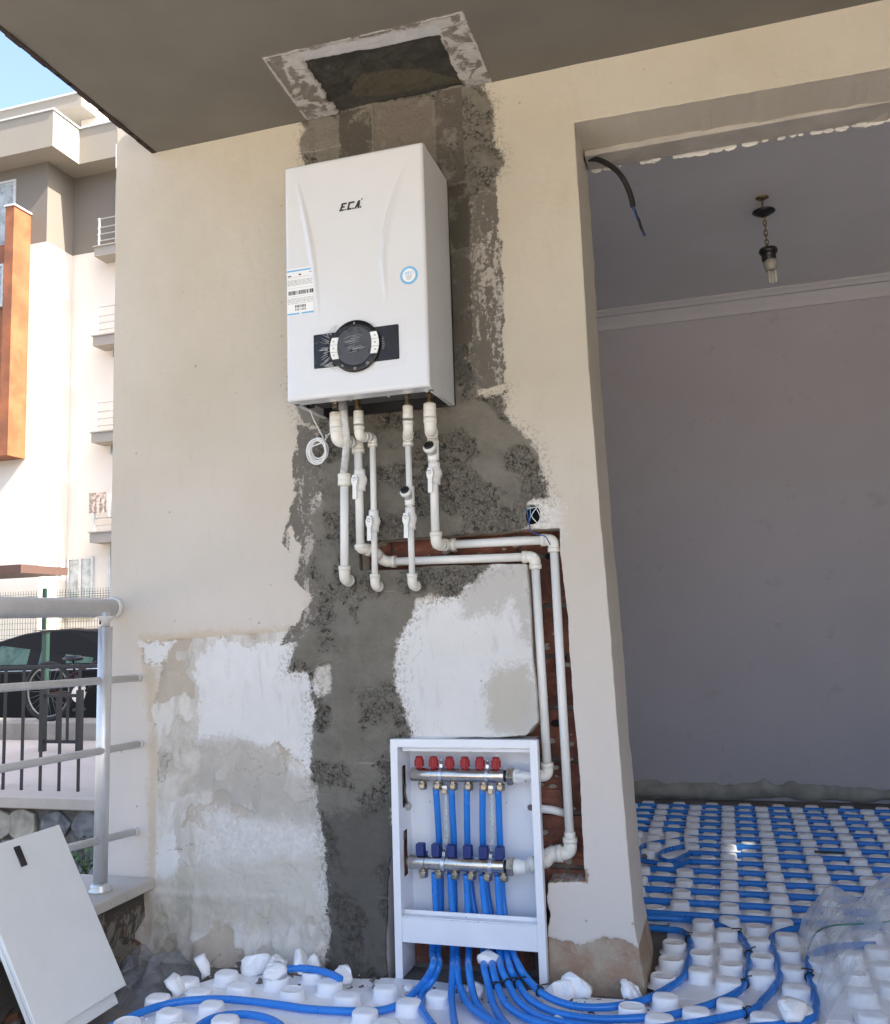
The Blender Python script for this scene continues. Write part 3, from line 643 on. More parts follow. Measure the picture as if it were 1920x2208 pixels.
# ================================================================== BLUE HEATING PIPES
RB = .0098
def bpipe(pts, label, ties=(), n=8, r=RB, group='blue floor heating pipes'):
    P = crom(pts, n); t = thing('heating_pipe', P[len(P)//2], label, 'heating pipe', group)
    MB().tube(P, r, 12).build('pipe', 'blue', t)
    if group != 'runs': PIPEPTS.extend((p.x, p.y) for p in P if p.z < .045)
    for tx in ties:                                  # black cable ties: ring + tail
        q = PZ(tx, ST+.012); k = min(range(1, len(P)-1), key=lambda i: (P[i]-q).length); a, b, c = frame_of(P[k+1]-P[k-1])
        up = a if abs(a.z) > abs(b.z) else b; up = up if up.z > 0 else -up; sd = c.cross(up).normalized()
        ring = [P[k]+up*(r+.0022)*math.cos(g)+sd*(r+.0022)*math.sin(g) for g in [i*math.pi/8 for i in range(17)]]
        m = MB().tube(ring, .0022, 8); tail = [P[k]+up*(r+.002)+sd*.004, P[k]+up*(r+.009)+sd*.010+c*.003, P[k]+up*(r+.010)+sd*random.choice((-1, 1))*.02+c*.008]
        m.tube(crom(tail, 4), .0018, 6); m.build('cable_tie', 'black', t)
    return t
zf = ST+RB+.0035
row_y = [.0587+.0345+.012+PYT*n for n in range(4, 18)]
ml_ = 0
xr = 1.15
names = 'first,second,third,fourth,fifth,sixth,seventh,eighth,ninth,tenth,eleventh,twelfth,thirteenth,fourteenth'.split(',')
for k, y in enumerate(row_y[:14]):
    if y > 2.5: break
    x0 = -.62 if y < 1.4 else -.62
    ordn = names[k]
    if k in (5, 6, 7, 8): x0 = -.215
    if k <= 1:
        bpipe([(-.62, y, zf), (-.3, y, zf), (0, y, zf), (.6, y, zf), (xr, y, zf)], 'straight blue pipe across the room floor, %s run counted from the doorway' % ordn, group='runs', r=.0112)
    else:
        bpipe([(x0, y, zf), (x0+.25, y, zf), (.3, y, zf), (xr, y, zf)], 'straight blue pipe across the room floor, %s run counted from the doorway' % ordn, group='runs', r=.0112)
# loop ends near the pillar edge
q = lambda x, y, z=ST+.014: PZ(C8(x, y), z)
bpipe([(-.215, row_y[8], zf), q(400, 475), q(300, 490), q(235, 520), q(225, 580), q(280, 600), q(370, 615), q(450, 625), (-.205, row_y[5]+.01, zf)], 'outer blue loop end on the foam just behind the pillar edge')
bpipe([(-.215, row_y[7], zf), q(420, 525), q(360, 550), q(360, 580), q(430, 600), (-.205, row_y[6], zf)], 'inner blue loop end on the foam just behind the pillar edge')
# fan of ten pipes out of the cabinet
lc = lambda x, y, z=.03: PZ(CL(x, y), z)
yb = .035
def down(x_top, y_top, xb, yb_px, Yt, Yb):   # inside the cabinet: from a manifold outlet down to under the cross bar (C7 pixels)
    return PY(C7(x_top, y_top), Yt), PY(C7(xb, yb_px), Yb)
UP = [(440, 470), (545, 470), (648, 470), (755, 470), (860, 470)]; LO = [(430, 1065), (537, 1070), (645, 1080), (750, 1085), (858, 1090)]
YU, YLn, YBk, YC = .030, .012, .062, .0
s7 = lambda x, y, Yv: PY(C7(x, y), Yv)
# upper outlets pass behind the lower manifold
paths_up = [[(440, 470, .03), (455, 700, .045), (465, 900, .060), (472, 1150, .060), (470, 1350, .05), (455, 1560, .02)],
            [(545, 470, .03), (553, 650, .045), (562, 850, .060), (563, 1150, .060), (570, 1350, .05), (582, 1560, .02)],
            [(648, 470, .03), (650, 700, .045), (655, 900, .060), (672, 1100, .060), (700, 1300, .05), (762, 1560, .015)],
            [(755, 470, .03), (755, 700, .045), (760, 900, .060), (780, 1120, .060), (812, 1320, .05), (868, 1560, .0)],
            [(860, 470, .03), (868, 700, .045), (876, 900, .060), (885, 1120, .060), (905, 1320, .05), (955, 1560, .0)]]
paths_lo = [[(430, 1040, .008), (435, 1200, .012), (440, 1350, .015), (415, 1560, .01)],
            [(537, 1045, .008), (545, 1200, .012), (555, 1350, .012), (556, 1560, .01)],
            [(645, 1052, .008), (652, 1200, .012), (657, 1350, .012), (662, 1560, .01)],
            [(750, 1056, .008), (762, 1200, .012), (790, 1400, .012), (815, 1560, .01)],
            [(858, 1060, .008), (864, 1200, .012), (880, 1400, .012), (912, 1560, .005)]]
zz = ST+RB+.002
fan = {
 'L0': [lc(345, 330, .10), lc(300, 420, .05), lc(200, 530, .03), PZ(C5(1740, 560), zz), PZ(C5(1590, 612), zz), PZ(C5(1400, 618), zz), PZ(C5(1160, 604), zz), PZ(C5(990, 580), zz), PZ(C5(820, 560), zz+.004), PZ(C5(640, 548), zz+.006), PZ(C5(430, 562), zz+.006), PZ(C5(250, 605), zz+.004), PZ(C5(60, 688), zz), PZ(C5(-120, 790), zz)],
 'U0': [lc(375, 330, .09), lc(340, 420, .05), lc(285, 490, .03), lc(275, 560, .03), lc(335, 660, .03), lc(400, 740, .03)],
 'L1': [lc(452, 350, .08), lc(448, 450, .05), lc(446, 540, .035), lc(462, 660, .03), lc(480, 740, .03)],
 'U1': [lc(478, 350, .08), lc(490, 450, .05), lc(545, 560, .035), lc(650, 635, .03), lc(760, 690, .03), lc(860, 740, .03)],
 'L2': [lc(540, 350, .09), lc(560, 470, .05), lc(590, 560, .035), lc(650, 630, .028), lc(720, 700, .03), lc(800, 760, .03)],
 'U2': [lc(625, 350, .09), lc(648, 440, .06), lc(675, 550, .035), lc(725, 640, .03), lc(800, 720, .03)],
 'L3': [lc(672, 350, .09), lc(700, 450, .06), lc(745, 550, .038), lc(840, 620, .03), lc(960, 665, .03), lc(1150, 720, .03), lc(1600, 740, .03), lc(1890, 700, .03), q(1250, 1600), q(1330, 1500), q(1318, 1410), q(1283, 1290), q(1290, 1195), q(1370, 1150), q(1480, 1130), q(1700, 1120)],
 'U3': [lc(718, 350, .09), lc(760, 440, .06), lc(815, 535, .040), lc(920, 615, .03), lc(1060, 655, .03), lc(1300, 685, .03), lc(1560, 690, .03), q(880, 1545), q(1010, 1455), q(1100, 1330), q(1085, 1200), q(1050, 1085), q(1150, 1030), q(1340, 1003), q(1500, 990), q(1700, 985)],
 'L4': [lc(768, 350, .09), lc(805, 420, .06), lc(870, 520, .042), lc(1000, 592, .032), lc(1150, 625, .03), lc(1300, 636, .03), lc(1550, 625, .03), q(450, 1555), q(700, 1482), q(870, 1385), q(915, 1200), q(880, 1090), q(800, 1035), q(690, 990), q(520, 962), q(380, 955), q(200, 950)],
 'U4': [lc(822, 350, .09), lc(870, 420, .06), lc(965, 505, .045), lc(1100, 558, .034), lc(1250, 571, .03), lc(1400, 556, .03), lc(1530, 522, .03), q(400, 1395), q(500, 1320), q(540, 1200), q(548, 1110), q(500, 1040), q(370, 1022), q(200, 1010)]}
labs = {'L0': 'leftmost blue pipe, leaves the cabinet and sweeps left in a long arc over the foam', 'U0': 'blue pipe second from left under the cabinet, dropping down towards the camera',
 'L1': 'blue pipe hanging straight down, third from left under the cabinet', 'U1': 'blue pipe fourth from left under the cabinet, crossing to the right',
 'L2': 'blue pipe in the middle of the fan, fifth from left under the cabinet', 'U2': 'blue pipe leaving just left of the foam lump under the cabinet bar',
 'L3': 'blue pipe seventh from left under the cabinet, with the rightmost curve into the room', 'U3': 'blue pipe eighth from left under the cabinet, turning into the room left of the bag',
 'L4': 'blue pipe ninth from left, the second nearest curve round the pillar foot', 'U4': 'rightmost blue pipe of the fan, curving tightly round the pillar foot'}
tie = {'L3': [CL(708, 505), C8(1090, 1310)], 'U3': [CL(765, 470), C8(870, 1540)], 'L4': [CL(830, 490), C8(890, 1370), C8(905, 1190), C8(870, 1065)], 'U4': [CL(1000, 515), C8(545, 1090)]}
for k in range(5):
    for c, pp in (('U', paths_up), ('L', paths_lo)):
        key = c+str(k); bpipe([s7(*p) for p in pp[k]]+fan[key], labs[key], tie.get(key, ()), n=7)
bpipe([PZ(C5(x, y), zz+.004) for x, y in ((480, 760), (550, 690), (650, 648), (780, 636), (900, 652), (990, 690), (1050, 750))], 'blue pipe arc looping up over the foam at the bottom edge')
bpipe([PZ(C5(x, y), .05) for x, y in ((1010, 378), (1100, 370), (1200, 378), (1290, 402), (1350, 432))], 'short cut end of blue pipe lying on the foam by the dark cement')
cabx = (-1.0, -.53)
YR = .0
left_poly = jagged([(PZ(C5(-60, 760), .012).x, -.80), (-1.02, -.80), (-1.02, -.045), (-1.47, -.10), PZ(C5(470, 470), .012)[:2], PZ(C5(325, 560), .012)[:2], PZ(C5(150, 640), .012)[:2], PZ(C5(-30, 720), .012)[:2]], .006)
panel(-1.75, -1.02, -.80, -.03, 'studded foam panel at the foot of the white plastered wall, left of the cabinet', jag=left_poly, yoff=-.018)
panel(-1.018, -.42, -.80, -.02, 'studded foam panel under the fan of blue pipes in front of the cabinet', skip=lambda x, y: (x > -.78 and y > -.52) or (-.95 < x < -.84 and y > -.09) or y > -.15, yoff=-.018,
      jag=jagged([(-1.018, -.80), (-.422, -.80), (-.422, -.05), (-.52, -.03), (-1.0, -.03), (-1.018, -.035)], .004))
panel(-.42, .24, -.80, .03, 'studded foam panel in front of the pillar foot and doorway threshold', skip=lambda x, y: (x < -.27 and y > -.09) , jag=jagged([(-.42, -.80), (.238, -.80), (.238, .0), (-.236, .0), (-.25, -.03), (-.42, -.04)], .003))
panel(.24, .95, -.80, 0, 'studded foam panel below the clear plastic bag at the right edge')
panel(-.245, .35, .002, .62, 'studded foam panel just inside the doorway beside the pillar', jag=jagged([(-.243, .004), (.348, .002), (.348, .62), (-.243, .62)], .002))
panel(.35, .95, .002, .62, 'studded foam panel just inside the doorway behind the plastic bag')
panel(-.66, .29, .622, 1.60, 'studded foam panel mid room, with the blue loop ends', jag=[(-.66, .622), (.29, .622), (.29, 1.598), (-.66, 1.598)])
panel(.292, 1.3, .622, 1.60, 'studded foam panel mid room, right of the loop ends')
panel(-.72, .29, 1.60, 2.54, 'studded foam panel against the far wall, left half')
panel(.292, 1.5, 1.60, 2.54, 'studded foam panel against the far wall, right half')
# broken foam pieces
disc = studs[1]
def debris(p, z, rx, ry, rz, sc, label, kind=0):
    m = MB(); n = 14; L = [(1, 0), (1.02, .5), (.94, 1), (.6, 1.15)]; vs = []
    for s_, h_ in L:
        for k in range(n):
            a = 2*math.pi*k/n; rr = 1+.12*math.sin(a*2+kind)+.07*math.sin(a*5+kind*2)
            vs.append((.032*s_*rr*math.cos(a), .027*s_*rr*math.sin(a), .016*h_+.003*math.sin(3*a+kind)))
    fs = [(i*n+k, i*n+(k+1) % n, (i+1)*n+(k+1) % n, (i+1)*n+k) for i in range(3) for k in range(n)]
    rk = random.Random(kind+50); vs = [(x+rk.uniform(-.0022, .0022), y+rk.uniform(-.0022, .0022), z_+rk.uniform(-.003, .003)) for x, y, z_ in vs]
    cut = rk.uniform(.0, 6.28); vs = [(x-max(0, x*math.cos(cut)+y*math.sin(cut)-.014)*math.cos(cut)*.9, y-max(0, x*math.cos(cut)+y*math.sin(cut)-.014)*math.sin(cut)*.9, z_) for x, y, z_ in vs]
    m.add(vs, fs, True); m.f += [tuple(reversed(range(n))), tuple(3*n+k for k in range(n))]; m.s += [False]*2
    o = m.build('foam_scrap', 'eps'); q_ = PZ(p, z); o.location = q_; o.rotation_euler = (rx, ry, rz); o.scale = (sc, sc, sc)
    tag(o, label, 'foam scrap', 'broken foam scraps'); return o
debris(C5(865, 340), .04, 1.1, .1, .2, 1.35, 'round foam scrap leaning on the plastered wall, left of the short blue pipe', 0)
debris(C5(960, 355), .045, .7, .3, 1.0, 1.1, 'small foam scrap behind the cut blue pipe end', 1)
debris(C5(960, 400), .05, .35, -.2, .5, 1.15, 'foam scrap lying across the left end of the short blue pipe', 2)
debris(C5(1100, 330), .06, .2, 1.25, .3, 1.1, 'thin foam stick standing up against the wall by the short blue pipe', 3)
debris(C5(1185, 345), .04, 1.2, 0, -.1, 1.0, 'foam scrap leaning where plaster meets the dark cement', 4)
debris(C5(1370, 415), .035, .6, .4, .4, 1.0, 'foam scrap at the right end of the short blue pipe', 5)
debris(C5(530, 350), .05, .5, 1.2, 1.2, 1.5, 'tall broken foam shard at the left corner of the foam', 6)
debris(C5(395, 490), .03, .4, 1.0, .6, 1.2, 'broken foam shard on the left edge of the foam by the grey sheet', 7)
debris(CL(1145, 445), .04, 1.15, .25, -.3, 1.25, 'round foam scrap standing on edge at the pillar foot', 8)
debris(CL(1050, 480), .025, .9, -.3, .2, 1.25, 'foam scrap lying behind the upright disc at the pillar foot', 9)
debris(CL(1430, 500), .025, .5, .8, .4, 1.2, 'pointed foam shard by the doorway corner of the pillar', 10)
debris(CL(925, 515), .02, .2, .1, .2, .55, 'crumb of foam between the ties of the right blue pipes', 11)
debris(CL(1040, 640), .02, .3, .1, 1.2, .5, 'crumb of foam between the lower right blue pipes', 12)
debris(C8(1160, 1545), .055, .45, .1, .3, 1.25, 'loose foam disc tilted on the studs right of the tied pipes', 13)
debris(C7(720, 1850), .03, .3, .2, .2, .9, 'torn foam lump inside the foot of the cabinet', 14)
debris(C7(1130, 1880), .02, .2, .4, .9, .7, 'torn foam lump at the right foot of the cabinet', 15)
debris(C7(270, 1840), .02, .1, .3, 1.9, .7, 'torn foam lump at the left foot of the cabinet', 16)
o = debris(C7(790, 1600), .16, .1, .1, .1, 1.25, 'lump of white foam stuck under the cabinet cross bar', 17); p_ = PY(C7(795, 1592), -.045); o.location = p_; o.rotation_euler = (3.0, .1, .1)
m = MB()
rc_ = random.Random(3)
for k in range(420):
    x = rc_.uniform(-1.6, .35); y = rc_.uniform(-.55, -.03); r = rc_.choice((.0012, .0018, .0018, .003, .0045))
    if x > -.25 and y < -.1 and rc_.random() < .5: continue
    c = Vector((x, y, ST+r*.6)); q3 = [c+Vector((rc_.uniform(-1, 1), rc_.uniform(-1, 1), rc_.uniform(-.6, 1.1)))*r for _ in range(6)]
    m.add(q3, [(0, 1, 2), (0, 2, 3), (0, 3, 4), (0, 4, 1), (5, 2, 1), (5, 3, 2), (5, 4, 3), (5, 1, 4)], False)
tag(m.build('foam_crumbs', 'eps'), 'tiny white foam crumbs scattered over the boards in front of the cabinet', 'crumbs', kind='stuff')
m = MB()
for k in range(160):
    x = rc_.uniform(-1.72, -.25); y = rc_.uniform(-.16, -.012) if x > -1.5 else rc_.uniform(-.5, -.01); r = rc_.choice((.003, .005, .008, .012))
    c = Vector((x, y, (ST if x > -1.45 and y < -.06 else 0)+r*.5)); q3 = [c+Vector((rc_.uniform(-1, 1), rc_.uniform(-1, 1), rc_.uniform(-.6, .9)))*r for _ in range(6)]
    m.add(q3, [(0, 1, 2), (0, 2, 3), (0, 3, 4), (0, 4, 1), (5, 2, 1), (5, 3, 2), (5, 4, 3), (5, 1, 4)], False)
tag(m.build('mortar_crumbs', 'mortar'), 'grey mortar crumbs and rubble fallen along the foot of the porch wall', 'rubble', kind='stuff')
# ================================================================== BOILER
YB = -.268
bl = (PY((611, 360), YB).x+PY((621, 862), YB).x)/2; br = (PY((909, 306), YB).x+PY((929, 836), YB).x)/2
bt = (PY((611, 360), YB).z+PY((909, 306), YB).z)/2; bb = (PY((621, 862), YB).z+PY((929, 836), YB).z)/2
bo = thing('wall_boiler', ((bl+br)/2, 0, bb), 'white wall-hung boiler with a black round control dial, mounted over the dark cement strip', 'boiler')
# front cover with two curved creases (height field), side walls as one shell
nx, nz = 90, 150; vs = []; fs = []
bw, bh = br-bl, bt-bb
def crease(u, v):
    # u,v 0..1 ; two arcs, raised centre panel between them
    dy = 0
    for sgn, A_ in ((-1, (.085, .945, .235, .33)), (1, (.905, .95, .705, .36))):
        u0, v0, u1, v1 = A_
        if v1-.03 < v < v0:
            tt = (v0-v)/(v0-v1); uc = u0+(u1-u0)*math.sin(min(1, tt*1.0)*math.pi*.5)**.9 if sgn < 0 else u0+(u1-u0)*math.sin(min(1, tt*1.35)*math.pi*.5)
            if sgn > 0 and tt > .74: uc = u1+(tt-.74)*.05
            wd = .030*math.sin(min(1, max(0, tt))*math.pi)**.7+.001
            s_ = (u-uc)/wd*sgn                      # 0 at arc, 1 outward
            if -.0 <= s_ <= 1: dy = max(dy, .0095*wd/.03*(1-s_))
            elif -.7 < s_ < 0: dy = max(dy, .0095*wd/.03*(1+s_/.7)**1.5)
    return dy
us = np.linspace(0, 1, nx); vsl = np.linspace(0, 1, nz); rr = .010
for i, u in enumerate(us):
    for j, v in enumerate(vsl):
        x = bl+bw*u; z = bb+bh*v
        ex_ = min(u*bw, (1-u)*bw); ez = min(v*bh, (1-v)*bh)
        rnd = sum((rr-math.sqrt(max(0, rr*rr-(rr-e)**2))) for e in (ex_, ez) if e < rr)*.6
        vs.append((x, YB-crease(u, v)+rnd, z))
for i in range(nx-1):
    for j in range(nz-1): a = i*nz+j; fs.append((a, a+nz, a+nz+1, a+1))
m = MB(); m.add(vs, fs, True)
loop = [i*nz for i in range(nx)]+[(nx-1)*nz+j for j in range(1, nz)]+[i*nz+nz-1 for i in range(nx-2, -1, -1)]+[j for j in range(nz-2, 0, -1)]
b0 = len(m.v)
for k in loop: x, y, z = m.v[k]; m.v.append((x, YB+.035, z))
for k in range(len(loop)): k2 = (k+1) % len(loop); m.f.append((loop[k], loop[k2], b0+k2, b0+k)); m.s.append(False)
m.build('front_cover', 'boiler', bo)
m = MB(); t_ = .0025
m.box((bl+.001, YB+.037, bb), (bl+.001+t_, -.022, bt-.001)).box((br-.001-t_, YB+.037, bb), (br-.001, -.022, bt-.001)).box((bl+.001+t_, YB+.037, bt-.0035), (br-.001-t_, -.022, bt-.001))
m.box((bl+.0035, YB+.037, bb), (bl+.018, -.022, bb+.002)).box((br-.018, YB+.037, bb), (br-.0035, -.022, bb+.002)).box((bl+.0035, YB+.036, bb), (br-.0035, YB+.055, bb+.002))
m.build('side_casing', 'boiler', bo)
MB().box((bl+.004, -.021, bb+.004), (br-.004, .004, bt-.004)).build('back_frame', 'black', bo)
MB().box((bl+.004, YB+.056, bb+.032), (br-.004, -.03, bb+.036)).build('bottom_plate', plain('boiler underside grey', (.16, .16, .165), .5, .3), bo)
for k in range(9):
    xx = bl+.05+k*.041; MB().lathe([(.005, 0), (.005, .003), (.003, .006)], (xx, -.20+.05*(k % 3), bb+.032), (0, 0, -1), 6).build('screw', 'zinc', bo)
def bf(x, y, dy=-.0015): return PY(C2(x, y), YB+dy)
# logo: stylised slanted letters E.C.A.
def strokes(polys, o, a, b, t): 
    m = MB()
    for p in polys: m.prism(p, o, a, b, (0, -1, 0), t)
    return m
la = bf(593, 1168); lb = bf(722, 1142); LA = Vector((lb.x-la.x, 0, 0)); lw = LA.length/13.0; lh = lw*4.1
sh = .28
def sl_(pts): return [(x*lw+y*lw*sh, y*lw) for x, y in pts]
polys = [sl_([(0, 0), (1.0, 0), (1.4, 4.1), (.6, 4.1)][::1]), sl_([(0, 0), (2.4, 0), (2.4, .8), (0, .8)]), sl_([(1.0, 1.65), (2.5, 1.65), (2.5, 2.4), (1.0, 2.4)]), sl_([(.3, 3.3), (3.2, 3.3), (3.2, 4.1), (.3, 4.1)]),
    sl_([(3.0, 0), (3.7, 0), (3.7, .7), (3.0, .7)]),
    sl_([(4.3, 0), (5.2, 0), (5.2, 4.1), (4.3, 4.1)]), sl_([(4.3, 0), (6.7, 0), (6.7, .8), (4.3, .8)]), sl_([(4.3, 3.3), (7.6, 3.3), (7.6, 4.1), (4.3, 4.1)]),
    sl_([(7.3, 0), (8.0, 0), (8.0, .7), (7.3, .7)]),
    sl_([(8.4, 0), (9.3, 0), (10.4, 3.6), (10.4, 4.1), (9.6, 4.1)]), sl_([(9.8, 4.1), (10.7, 4.1), (11.1, 0), (10.2, 0)]), sl_([(9.1, 1.0), (10.6, 1.0), (10.6, 1.7), (9.3, 1.7)]), sl_([(11.5, 0), (12.2, 0), (12.2, .7), (11.5, .7)]), sl_([(11.2, 4.2), (11.8, 4.2), (11.8, 4.8), (11.2, 4.8)])]
m = MB()
for k, p in enumerate(polys): m.prism(p, (la.x, YB-.0001-.0001*k, la.z+.001), (1, 0, 0), (0, 0, 1), (0, -1, 0), .0012)
m.build('logo_lettering', 'ink', bo)
def text_mesh(s, size, o, mat, name, parent, shear=0, depth=.0004):
    cu = bpy.data.curves.new(name, 'FONT'); cu.body = s; cu.size = size; cu.shear = shear; cu.extrude = depth; cu.align_x = 'CENTER'; cu.resolution_u = 2
    to = bpy.data.objects.new(name, cu); COL.objects.link(to); bpy.context.view_layer.update()
    me = bpy.data.meshes.new_from_object(to.evaluated_get(bpy.context.evaluated_depsgraph_get())); bpy.data.objects.remove(to)
    me.transform(Matrix.Rotation(math.pi/2, 4, 'X')); me.materials.clear(); me.materials.append(MT[mat]); o_ = bpy.data.objects.new(name, me); COL.objects.link(o_)
    o_.location = o; adopt(o_, parent); return o_
# bar code sticker
a = bf(303, 1500); c_ = bf(452, 1738); sx0, sx1 = a.x+.001, c_.x; sz1 = bf(375, 1478).z; sz0 = bf(378, 1735).z
ys = YB-.0012
st = MB().box((sx0, ys, sz0), (sx1, YB, sz1)).build('barcode_sticker', 'paper', bo)
W_, Hh = sx1-sx0, sz1-sz0
def srect(m, u0, v0, u1, v1, k=0): m.box((sx0+W_*u0, ys-.0003, sz1-Hh*v1), (sx0+W_*u1, ys-.00005, sz1-Hh*v0))
m = MB(); srect(m, .0, .03, 1, .065); srect(m, 0, .955, .46, .99); srect(m, .54, .955, 1, .99); m.build('blue_band', 'lblue', st)
m = MB()
for v in (.19, .42, .60): srect(m, .02, v, .98, v+.004)
for v in (.25, .275, .30, .325, .35, .64, .665, .69, .715, .745): 
    u = .02
    while u < .95: l = random.uniform(.04, .16); srect(m, u, v, min(.98, u+l), v+.010); u += l+.03
m.build('printed_text', 'grey', st)
m = MB(); u = .05
while u < .95: l = random.choice((.02, .035, .05)); srect(m, u, .48, u+l, .565); u += l+random.choice((.015, .03))
m.build('barcode', 'ink', st); m = MB(); u = .30
while u < .68: l = random.choice((.02, .035)); srect(m, u, .79, u+l, .845); srect(m, u+.01, .865, u+l, .91); u += l+.022
m.build('barcode', 'ink', st)
m = MB(); m.lathe([(.0045, 0), (.0045, .0003)], (sx0+W_*.5, ys, sz1-Hh*.14), (0, -1, 0), 20, sx=1, sy=.55); m.build('oval_logo', 'ink', st)
MB().box((sx0+W_*.04, ys-.0003, sz1-Hh*.17), (sx0+W_*.16, ys-.0001, sz1-Hh*.145)).box((sx0+W_*.86, ys-.0003, sz1-Hh*.115), (sx0+W_*.95, ys-.0001, sz1-Hh*.10)).build('small_print', 'ink', st)
# round blue sticker
rc = bf(978, 1518); m = MB(); rsz = (bf(1027, 1518).x-bf(929, 1518).x)/2
rs_ = MB().lathe([(rsz, 0), (rsz, .0010)], (rc.x, YB, rc.z), (0, -1, 0), 40).build('round_sticker', 'lblue', bo)
MB().lathe([(rsz*.74, 0), (rsz*.74, .0004)], (rc.x, YB-.0010, rc.z), (0, -1, 0), 40).build('white_disc', 'paper', rs_)
text_mesh('AECi', .0125, (rc.x, YB-.0016, rc.z+.0025), 'lblue', 'sticker_letters', rs_, .35)
m = MB()
for k in range(5):
    hw = (.011, .010, .007, .009, .006)[k]; m.box((rc.x-hw, YB-.0017, rc.z-.0015-.0028*k), (rc.x+hw, YB-.0014, rc.z-.0005-.0028*k))
m.build('sticker_text', 'grey', rs_)
# control panel
G2 = crop(660, 680, 220/1792)
cg = lambda x, y: PY(G2(x, y), YB)
pl_, pr_ = cg(140, 600).x, cg(1640, 600).x; pt_, pb_ = (cg(140, 350).z+cg(1620, 150).z)/2, (cg(150, 935).z+cg(1645, 770).z)/2
cc = cg(890, 548); dr = (cg(890, 95).z-cg(890, 1000).z)/2
cp = MB().box((pl_, YB-.004, pb_), (pr_, YB+.004, pt_)).build('control_panel', 'panel', bo, bevel=.003)
cc = Vector(((pl_+pr_)/2+.001, YB, (pt_+pb_)/2))
MB().lathe([(dr, 0), (dr, .006), (dr-.002, .008), (dr*.78, .0085), (dr*.76, .0078)], (cc.x, YB-.004, cc.z), (0, -1, 0), 48).build('dial_ring', 'panel', cp)
MB().lathe([(dr*.75, 0), (dr*.75, .0006), (dr*.73, .0012)], (cc.x, YB-.012, cc.z), (0, -1, 0), 48).build('dial_face', 'dial', cp)
MB().box((cc.x-.013, YB-.0138, cc.z-.0195), (cc.x+.013, YB-.0128, cc.z-.0095)).build('display', 'panel', cp)
for sgn in (-1, 1):
    for k in (-1, 0, 1):
        poly = []; a0 = math.radians(k*17-8); a1 = math.radians(k*17+8); r_i, r_o = dr*.70, dr*.99
        for q_ in range(5): g = a0+(a1-a0)*q_/4; poly.append((sgn*r_o*math.cos(g), r_o*math.sin(g)))
        for q_ in range(5): g = a1-(a1-a0)*q_/4; poly.append((sgn*(r_i*math.cos(g)), r_o*math.sin(g)*.98))
        MB().prism(poly, (cc.x, YB-.0128, cc.z+.002*sgn), (1, 0, 0), (0, 0, 1), (0, -1, 0), .0025).build('button', 'paper', cp)
        ux = cc.x+sgn*dr*.84; uz = cc.z+dr*.92*math.sin(math.radians(k*17))+.002*sgn
        MB().box((ux-.0025, YB-.0158, uz-.002), (ux+.0025, YB-.0154, uz+.002)).build('button_symbol', 'grey', cp)
m = MB()
for g, w__ in ((90, .0016), (-90, .003), (-125, .0026), (-55, .0034)):
    px_, pz_ = cc.x+dr*.88*math.cos(math.radians(g)), cc.z+dr*.88*math.sin(math.radians(g))
    if g == 90: m.box((px_-.001, YB-.0128, pz_-.0025), (px_+.001, YB-.0124, pz_+.0025))
    else: m.tube([(px_+w__*math.cos(q_*math.pi/4), YB-.0127, pz_+w__*math.sin(q_*math.pi/4)) for q_ in range(9)], .00045, 5)
m.build('dial_symbols', 'paper', cp)
m = MB()
for k in range(8): m.box((cc.x+dr*1.07, YB-.0052, cc.z+.017-.0048*k), (cc.x+dr*1.07+random.uniform(.003, .010), YB-.0042, cc.z+.0180-.0048*k))
m.build('printed_marks', 'grey', cp)
# clear film with creases
nf = 60; vs = []; fs = []
for i in range(nf):
    for j in range(nf):
        u = i/(nf-1); v = j/(nf-1); x = pl_-.012+(pr_-pl_+.034)*u; z = pb_-.022+(pt_-pb_+.040)*v
        rr_ = max(0, 1-abs(u-.5)*2)*max(0, 1-abs(v-.5)*2)
        h = .0165*(min(1, rr_*5)) if math.hypot(x-cc.x, z-cc.z) < dr+.006 else .008*min(1, rr_*6)
        ang = math.atan2(z-cc.z, x-cc.x-.0)
        wr = abs(math.sin(ang*19+3*math.sin(ang*5)))*.0018+float(vnoise(np.array([x]), np.array([z]), 140, 3)[0])*.0018
        vs.append((x+.004*math.sin(v*9), YB-.0016-h-wr, z+.005*math.sin(u*7)))
for i in range(nf-1):
    for j in range(nf-1): a_ = i*nf+j; fs.append((a_, a_+nf, a_+nf+1, a_+1))
m = MB(); m.add(vs, fs, False); m.build('protective_film', 'film', cp)
# glints on the creased film, modelled as pale threads
m = MB(); random.seed(21)
for k in range(54):
    g = math.radians(random.uniform(132, 228)); r_a = dr*random.uniform(1.02, 1.15); r_b = r_a+random.uniform(.008, .026)
    p0_ = Vector((cc.x+r_a*math.cos(g), YB-.0125, cc.z+r_a*math.sin(g)*1.15)); p1_ = Vector((max(pl_+.003, cc.x+r_b*math.cos(g)), YB-.0128, max(pb_+.002, min(pt_-.002, cc.z+r_b*math.sin(g)*1.4))))
    m.tube([p0_, p0_.lerp(p1_, .5)+Vector((0, 0, random.uniform(-.001, .001))), p1_], random.uniform(.0003, .0007), 4)
for k in range(24):
    z_ = cc.z+random.uniform(-.022, .028); x_ = cc.x+random.uniform(-.03, .0); L = random.uniform(.01, .045)
    m.tube([(x_, YB-.019, z_), (x_+L*.5, YB-.0192, z_+random.uniform(0, .002)), (x_+L, YB-.019, z_+.003)], random.uniform(.0002, .0004), 4)
tag(m.build('film_glints', plain('film crease glint', (.55, .56, .57), .25), cp), kind='stuff')
